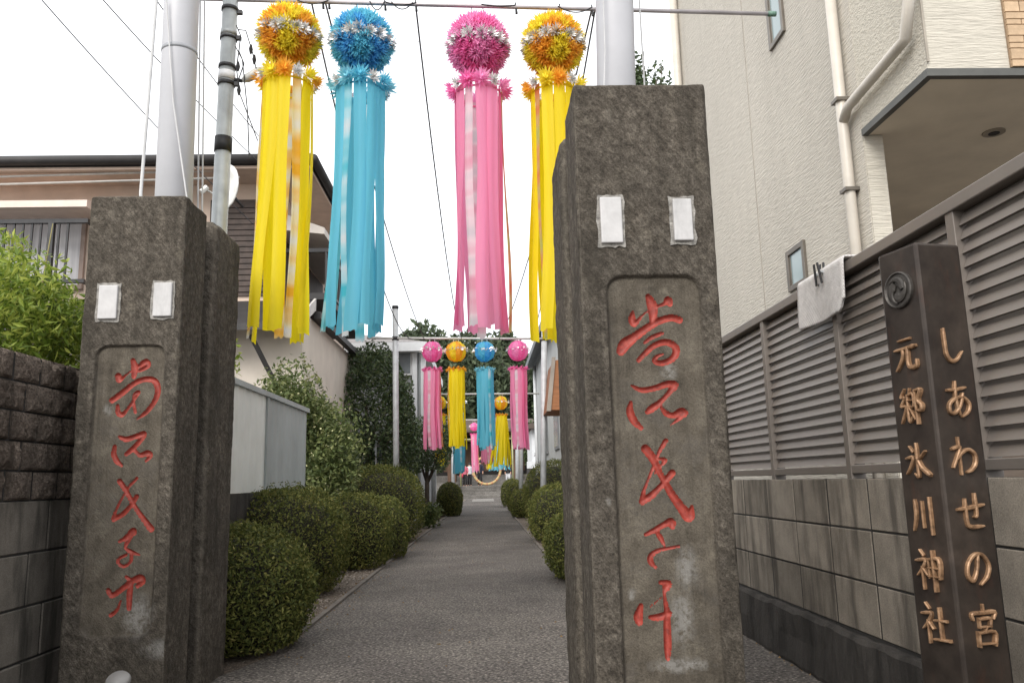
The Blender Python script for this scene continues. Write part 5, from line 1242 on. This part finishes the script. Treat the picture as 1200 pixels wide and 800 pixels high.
MB().box(-1.97, -1.94, 14.4, 30, 0.3, 0.36).box(-1.97, -1.94, 14.4, 30, ftop - 0.2, ftop - 0.14).build('rail', SL, gf)
for k in range(110):
    if slm is None:
        t_ = MB().box(0, 0.02, 0, 0.11, 0, ftop - 0.06).build('slat', SL, None, origin=(0, 0, 0)); slm = t_.data; bpy.data.objects.remove(t_)
    o = bpy.data.objects.new('slat', slm); o.parent = gf; link(o); o.location = (0.012, 14.4 + 0.142 * k - 18, 0.05)

# ------------------------------------------------------------------ right far house with timber eave
rh = thing('white_house', (3.2, 19, 0), 'far white house right of the path with grey eaves and a timber porch eave', 'house')
WW = simple('white_wall', S((186, 188, 188)), 0.85, var=0.05, scale=2, dirt=0.15)
fx = 1.72; fy = 933 * fx / (630 - 568); zt_ = atX(629, 422, fx)[2]
MB().box(fx, 7, 12.5, fy, -0.01, zt_ - 0.05).build('wall', WW, rh)
m = MB().prism([(fx - 0.32, 12.3, zt_ - 0.2), (fx - 0.32, 12.3, zt_ - 0.02), (fx + 2.0, 12.3, zt_ + 1.2), (fx + 2.0, 12.3, zt_ + 1.05)], (0, fy - 11.9, 0)); m.build('roof', simple('grey_eave', S((116, 120, 124)), 0.7), rh)
MB().tube([(fx - 0.05, fy - 0.4, 0), (fx - 0.05, fy - 0.4, zt_ - 0.1)], 0.05, 8).build('downpipe', WT, rh, True)
for k in range(3):
    y0_ = 15 + k * 3.2; w_ = MB().box(fx - 0.03, fx + 0.01, y0_, y0_ + 1.1, 1.6, 2.7).build('window', simple('grey_frame', S((120, 122, 124)), 0.5), rh); MB().box(fx - 0.036, fx - 0.031, y0_ + .06, y0_ + 1.04, 1.66, 2.64).build('pane', simple('dim_glass', S((110, 116, 120)), 0.2), w_)
TIM = simple('timber_eave', S((148, 96, 58)), 0.6, var=0.15, scale=6, stretch=(1, 1, 6))
q1_, q2_, q3_, q4_ = atY(642.5, 480, 12.4), atY(649, 422, 12.4), atY(700, 418, 12.4), atY(700, 480, 12.4)
MB().prism([q1_, q4_, q3_, q2_], (0, 1.2, 0)).build('timber_porch_eave', TIM, rh)
MB().prism([q1_ + (-.03, -.02, -.02), q2_ + (-.03, -.02, .05), q2_ + (.03, -.02, .05), q1_ + (.04, -.02, -.02)], (0, 0.019, 0)).build('barge_board', simple('barge_grey', S((150, 140, 130)), 0.7), rh)
MB().box(1.85, 1.95, 12.6, 12.7, -0.01, q1_[2] - .002).build('porch_post', TIM, rh)

# ------------------------------------------------------------------ steps, shrine, straw ring, people
YST = 46.0; stn = ground_mat('step_stone', S((104, 100, 96)), S((124, 120, 115)), S((142, 138, 132)), 2, 60, 0.3)
st_ = thing('stone_steps', (-0.05, YST + 0.7, 0), 'low grey stone steps at the end of the path', 'steps')
ztop = atY(570, 569, YST + 1.2)[2]; hst = ztop / 4
for k in range(4): MB().box(-1.5, 1.42, YST + 0.36 * k, YST + 0.36 * (k + 1) - 0.002, -0.01, hst * (k + 1)).build('step', stn, st_, bevel=0.015)
tr = MB().box(-30, 30, YST + 1.442, 140, -0.01, ztop - 0.004).build('terrace', CONC); struct(tr, 'raised shrine court behind the steps')
for sx, lab in ((-1, 'left'), (1, 'right')):
    w2 = MB().box(*( (-9, -1.52) if sx < 0 else (1.44, 9)), YST + 0.2, YST + 1.44, -0.01, ztop + 0.25).build('retaining_wall', stn); tag(w2, 'dark stone retaining wall %s of the far steps' % lab, 'wall', 'retaining walls beside the far steps')
tree('court_tree', -3.3, 51.5, ztop + 2.6, (1.9, 1.6, 2.3), 9000, 0.13, DARKLEAF, 'dark bushy tree left of the straw ring beside the shrine', 'tree', 0.12, 21, clumps=12, shell=0.15, base=ztop)
tree('court_tree', 3.7, 52, ztop + 2.8, (1.7, 1.6, 2.5), 9000, 0.13, DARKLEAF, 'dark bushy tree right of the straw ring beside the shrine', 'tree', 0.12, 22, clumps=12, shell=0.15, base=ztop)
# straw ring on a bamboo frame
cr_ = atY(570.5, 551, 48); rr_ = 0.80
rg = thing('straw_ring', (cr_[0], 48, ztop), 'large woven straw ring standing at the top of the steps', 'ring')
STR = simple('straw', S((190, 164, 116)), 0.9, var=0.25, scale=30, bump=0.6)
MB().tube([cr_ + rr_ * np.array([math.cos(t), 0, math.sin(t)]) for t in np.linspace(0, 2 * math.pi, 49)], 0.075, 10, False).build('straw_hoop', STR, rg, True)
tp = MB()
for t in np.linspace(0, 2 * math.pi, 17)[:-1]:
    p = cr_ + rr_ * np.array([math.cos(t), 0, math.sin(t)]); tt = np.array([-math.sin(t), 0, math.cos(t)]); tp.tube([p - tt * 0.02, p + tt * 0.02], 0.084, 10)
tp.build('binding', simple('red_binding', S((176, 96, 76)), 0.8), rg)
for x in (-1.55, 1.55): MB().tube([(cr_[0] + x, 48.05, ztop - 0.01), (cr_[0] + x, 48.05, ztop + 3.2)], 0.05, 8).build('bamboo_upright', simple('bamboo', S((160, 160, 120)), 0.5), rg, True)
MB().tube([(cr_[0] - 1.7, 48.05, ztop + 2.75), (cr_[0] + 1.7, 48.05, ztop + 2.75)], 0.045, 8).build('bamboo_crossbar', simple('bamboo', S((160, 160, 120)), 0.5), rg, True)
# second tier of steps and the shrine hall
s2 = thing('shrine_steps', (0, 56, ztop), 'grey steps in front of the dark shrine hall', 'steps')
for k in range(4): MB().box(-1.9, 1.9, 55 + 0.35 * k, 55.348 + 0.35 * k, ztop - 0.01, ztop + 0.18 * (k + 1)).build('step', stn, s2)
sh_ = thing('shrine_hall', (0, 60, ztop), 'dark timber shrine hall with brown roof behind the straw ring', 'shrine')
BT = simple('brown_timber', S((104, 78, 60)), 0.7, var=0.2, scale=5, stretch=(1, 1, .2)); DKI = simple('dark_interior', S((42, 38, 36)), 0.8)
MB().box(-4.2, 4.2, 57, 57.6, ztop, ztop + 0.72).build('platform', stn, sh_)
MB().box(-4, 4, 57.8, 58.2, ztop + 0.0, ztop + 3.9).build('hall_wall', DKI, sh_)
for px in (527, 532.5, 604, 609): 
    x = atY(px, 550, 56.9)[0]; MB().box(x - 0.14, x + 0.14, 56.6, 56.88, ztop, ztop + 3.5).build('post', BT, sh_, bevel=0.02)
MB().box(-4.2, 4.2, 56.62, 56.86, ztop + 3.502, ztop + 3.58).build('beam', BT, sh_)
rz0 = ztop + 3.6; RF = simple('copper_roof', S((86, 74, 66)), 0.7, var=0.12, scale=3)
m = MB().prism([(-5.2, 54.6, rz0), (-5.2, 54.6, rz0 + .2), (-5.2, 58, rz0 + 1.1), (-5.2, 61, rz0 + .2), (-5.2, 61, rz0)], (10.4, 0, 0)); m.build('roof', RF, sh_)
for x in np.linspace(-3.6, 3.6, 7): MB().box(x - 0.5, x + 0.5, 57.74, 57.79, ztop + 1.0, ztop + 3.0).build('lattice_door', BT, sh_)
rope_ = MB().tube(sag(np.array([-1.9, 56.55, ztop + 3.4]), np.array([1.9, 56.55, ztop + 3.4]), 0.35, 16), 0.1, 8); rope_.build('sacred_rope', STR, sh_, True)
# white hall to the right of the court
wh = thing('white_storehouse', (4.5, 44, 0), 'small white building with dark base right of the court', 'building')
MB().box(2.1, 7, 36, 40, -0.01, 1.5).build('base_wall', DKI, wh); MB().box(2.15, 7, 36.05, 40, 1.501, 3.2).build('upper_wall', WT, wh)
MB().prism([(1.8, 35.6, 3.2), (1.8, 35.6, 3.32), (4.6, 35.6, 4.4), (7.3, 35.6, 3.32), (7.3, 35.6, 3.2)], (0, 4.8, 0)).build('roof', RF, wh)
MB().box(1.9, 7.1, 35.9, 36.0, 1.45, 1.75).build('white_band', WT, wh)

def person(px, py_foot, Y, h, top_c, leg_c, label, seed, lean=0.0, bag=None, hat=None):
    p0 = atY(px, py_foot, Y); p0[2] = ztop - 0.002; t = thing('person', p0, label, 'person', 'visitors at the shrine'); s = h / 1.65
    J = {}; E = []
    def j(n, x, y, z, r, par=None):
        J[n] = (len(J), (x * s, y * s, z * s), r * s)
        if par: E.append((J[par][0], J[n][0]))
    j('pel', 0, 0, .90, .13); j('wst', 0, -.02 * lean, 1.08, .115, 'pel'); j('chs', 0, -.1 * lean, 1.28, .14, 'wst'); j('nck', 0, -.14 * lean, 1.42, .055, 'chs'); j('hd', 0, -.17 * lean, 1.50, .085, 'nck'); j('tp', 0, -.17 * lean, 1.60, .075, 'hd')
    for sd_, nm in ((-1, 'l'), (1, 'r')):
        j('hip' + nm, sd_ * .085, 0, .84, .085, 'pel'); j('kne' + nm, sd_ * .09, -.03 - .05 * sd_, .47, .058, 'hip' + nm); j('ank' + nm, sd_ * .09, .02 - .07 * sd_, .08, .04, 'kne' + nm); j('toe' + nm, sd_ * .1, -.12 - .07 * sd_, .035, .032, 'ank' + nm)
        j('sho' + nm, sd_ * .18, -.1 * lean, 1.36, .055, 'chs'); j('elb' + nm, sd_ * .22, -.04, 1.10, .042, 'sho' + nm); j('wri' + nm, sd_ * .2, -.16, .90, .03, 'elb' + nm); j('pal' + nm, sd_ * .2, -.19, .84, .03, 'wri' + nm)
        for f_ in range(4): j('f%d' % f_ + nm, sd_ * (.2 + .014 * (f_ - 1.5)), -.21 - .005 * f_, .76 + .008 * abs(f_ - 1.5), .009, 'pal' + nm)
        j('th' + nm, sd_ * .17, -.22, .82, .01, 'pal' + nm)
    me = bpy.data.meshes.new('body'); me.from_pydata([v[1] for v in J.values()], E, []); o = bpy.data.objects.new('body', me); o.parent = t; link(o)
    sk = o.modifiers.new('skin', 'SKIN'); sv = me.skin_vertices[0].data if me.skin_vertices else None
    if sv is None:
        me.skin_vertices.new() if hasattr(me.skin_vertices, 'new') else None
    try:
        for k_, v in J.items(): me.skin_vertices[0].data[v[0]].radius = (v[2], v[2])
        me.skin_vertices[0].data[0].use_root = True
    except Exception as ex_: print('skin', ex_)
    ss = o.modifiers.new('s', 'SUBSURF'); ss.levels = 1; ss.render_levels = 1
    me.materials.append(simple('skin_tone', S((196, 152, 128)), 0.6))
    c = MB(); k = 14; V = []
    for (z, rx, ry) in ((.86, .19, .15), (1.0, .175, .14), (1.15, .165, .135), (1.30, .20, .15), (1.40, .16, .11), (1.43, .07, .07)):
        for i in range(k): a = 2 * math.pi * i / k; V.append((p0[0] + s * rx * math.cos(a), p0[1] + s * (ry * math.sin(a) - .1 * lean * (z - .9) * 2), p0[2] + s * z))
    c.add(V, [(i * k + q_, i * k + (q_ + 1) % k, (i + 1) * k + (q_ + 1) % k, (i + 1) * k + q_) for i in range(5) for q_ in range(k)])
    for sd_ in (-1, 1): c.tube([p0 + s * np.array([sd_ * .17, -.1 * lean, 1.37]), p0 + s * np.array([sd_ * .225, -.04, 1.10]), p0 + s * np.array([sd_ * .205, -.13, .95])], [.068 * s, .056 * s, .046 * s], 10)
    c.build('jacket', simple('cloth_' + top_c, {'navy': S((40, 42, 56)), 'pink': S((186, 96, 112)), 'white': S((196, 196, 200)), 'black': S((36, 34, 36))}[top_c], 0.9), t, True)
    c = MB()
    for sd_ in (-1, 1): c.tube([p0 + s * np.array([sd_ * .07, 0, .92]), p0 + s * np.array([sd_ * .088, -.03 - .05 * sd_, .47]), p0 + s * np.array([sd_ * .09, .02 - .07 * sd_, .07])], [.105 * s, .075 * s, .06 * s], 10)
    c.build('trousers', simple('cloth_' + leg_c, {'black': S((36, 34, 36)), 'white': S((196, 196, 200)), 'navy': S((40, 42, 56))}[leg_c], 0.9), t, True)
    c = MB(); v, f = ellipsoid(p0 + s * np.array([0, -.17 * lean + .02, 1.57]), (.098 * s, .108 * s, .115 * s), 12, 8, 0); c.add(v, f); c.build('hair', BLACK, t, True)
    if bag: 
        c = MB(); v, f = ellipsoid(p0 + s * np.array([-.26, -.16, .78]), (.14 * s, .1 * s, .17 * s), 12, 8, 0.05); c.add(v, f); c.build('bag', simple('bag_red', S((206, 70, 92)), 0.7), t, True)
person(545, 568, 49.2, 1.35, 'pink', 'black', 'person in a pinkish top with a red bag left of the straw ring', 1, 0.2, bag=True)
person(550.5, 568, 50.0, 1.4, 'white', 'black', 'person in pale clothes next to the one with the red bag', 4, 0.0)
person(562.5, 566, 50.5, 1.55, 'navy', 'black', 'person in dark clothes standing inside the straw ring', 2, 0.1)
person(595.5, 567, 49.5, 1.4, 'black', 'white', 'person in black top and white trousers right of the straw ring', 3, 0.0)

# small round cap at the foot of the left pillar
cp_ = atY(140, 797, 3.0); bo = thing('round_stake', (cp_[0], cp_[1], 0), 'small grey round-topped stake at the foot of the left gate pillar', 'stake')
MB().tube([(cp_[0], cp_[1], -0.01), (cp_[0], cp_[1] - 0.003, cp_[2] - 0.02)], 0.02, 12).build('stake', STEEL, bo, True)
MB().tube([(cp_[0], cp_[1] + .01, cp_[2] - 0.03), (cp_[0], cp_[1] - .012, cp_[2] + 0.0), (cp_[0], cp_[1] - .02, cp_[2] + 0.012)], [0.03, 0.043, 0.036], 18).build('cap', simple('cap_grey', S((128, 126, 124)), 0.5), bo, True)
print('objects', len(bpy.data.objects))
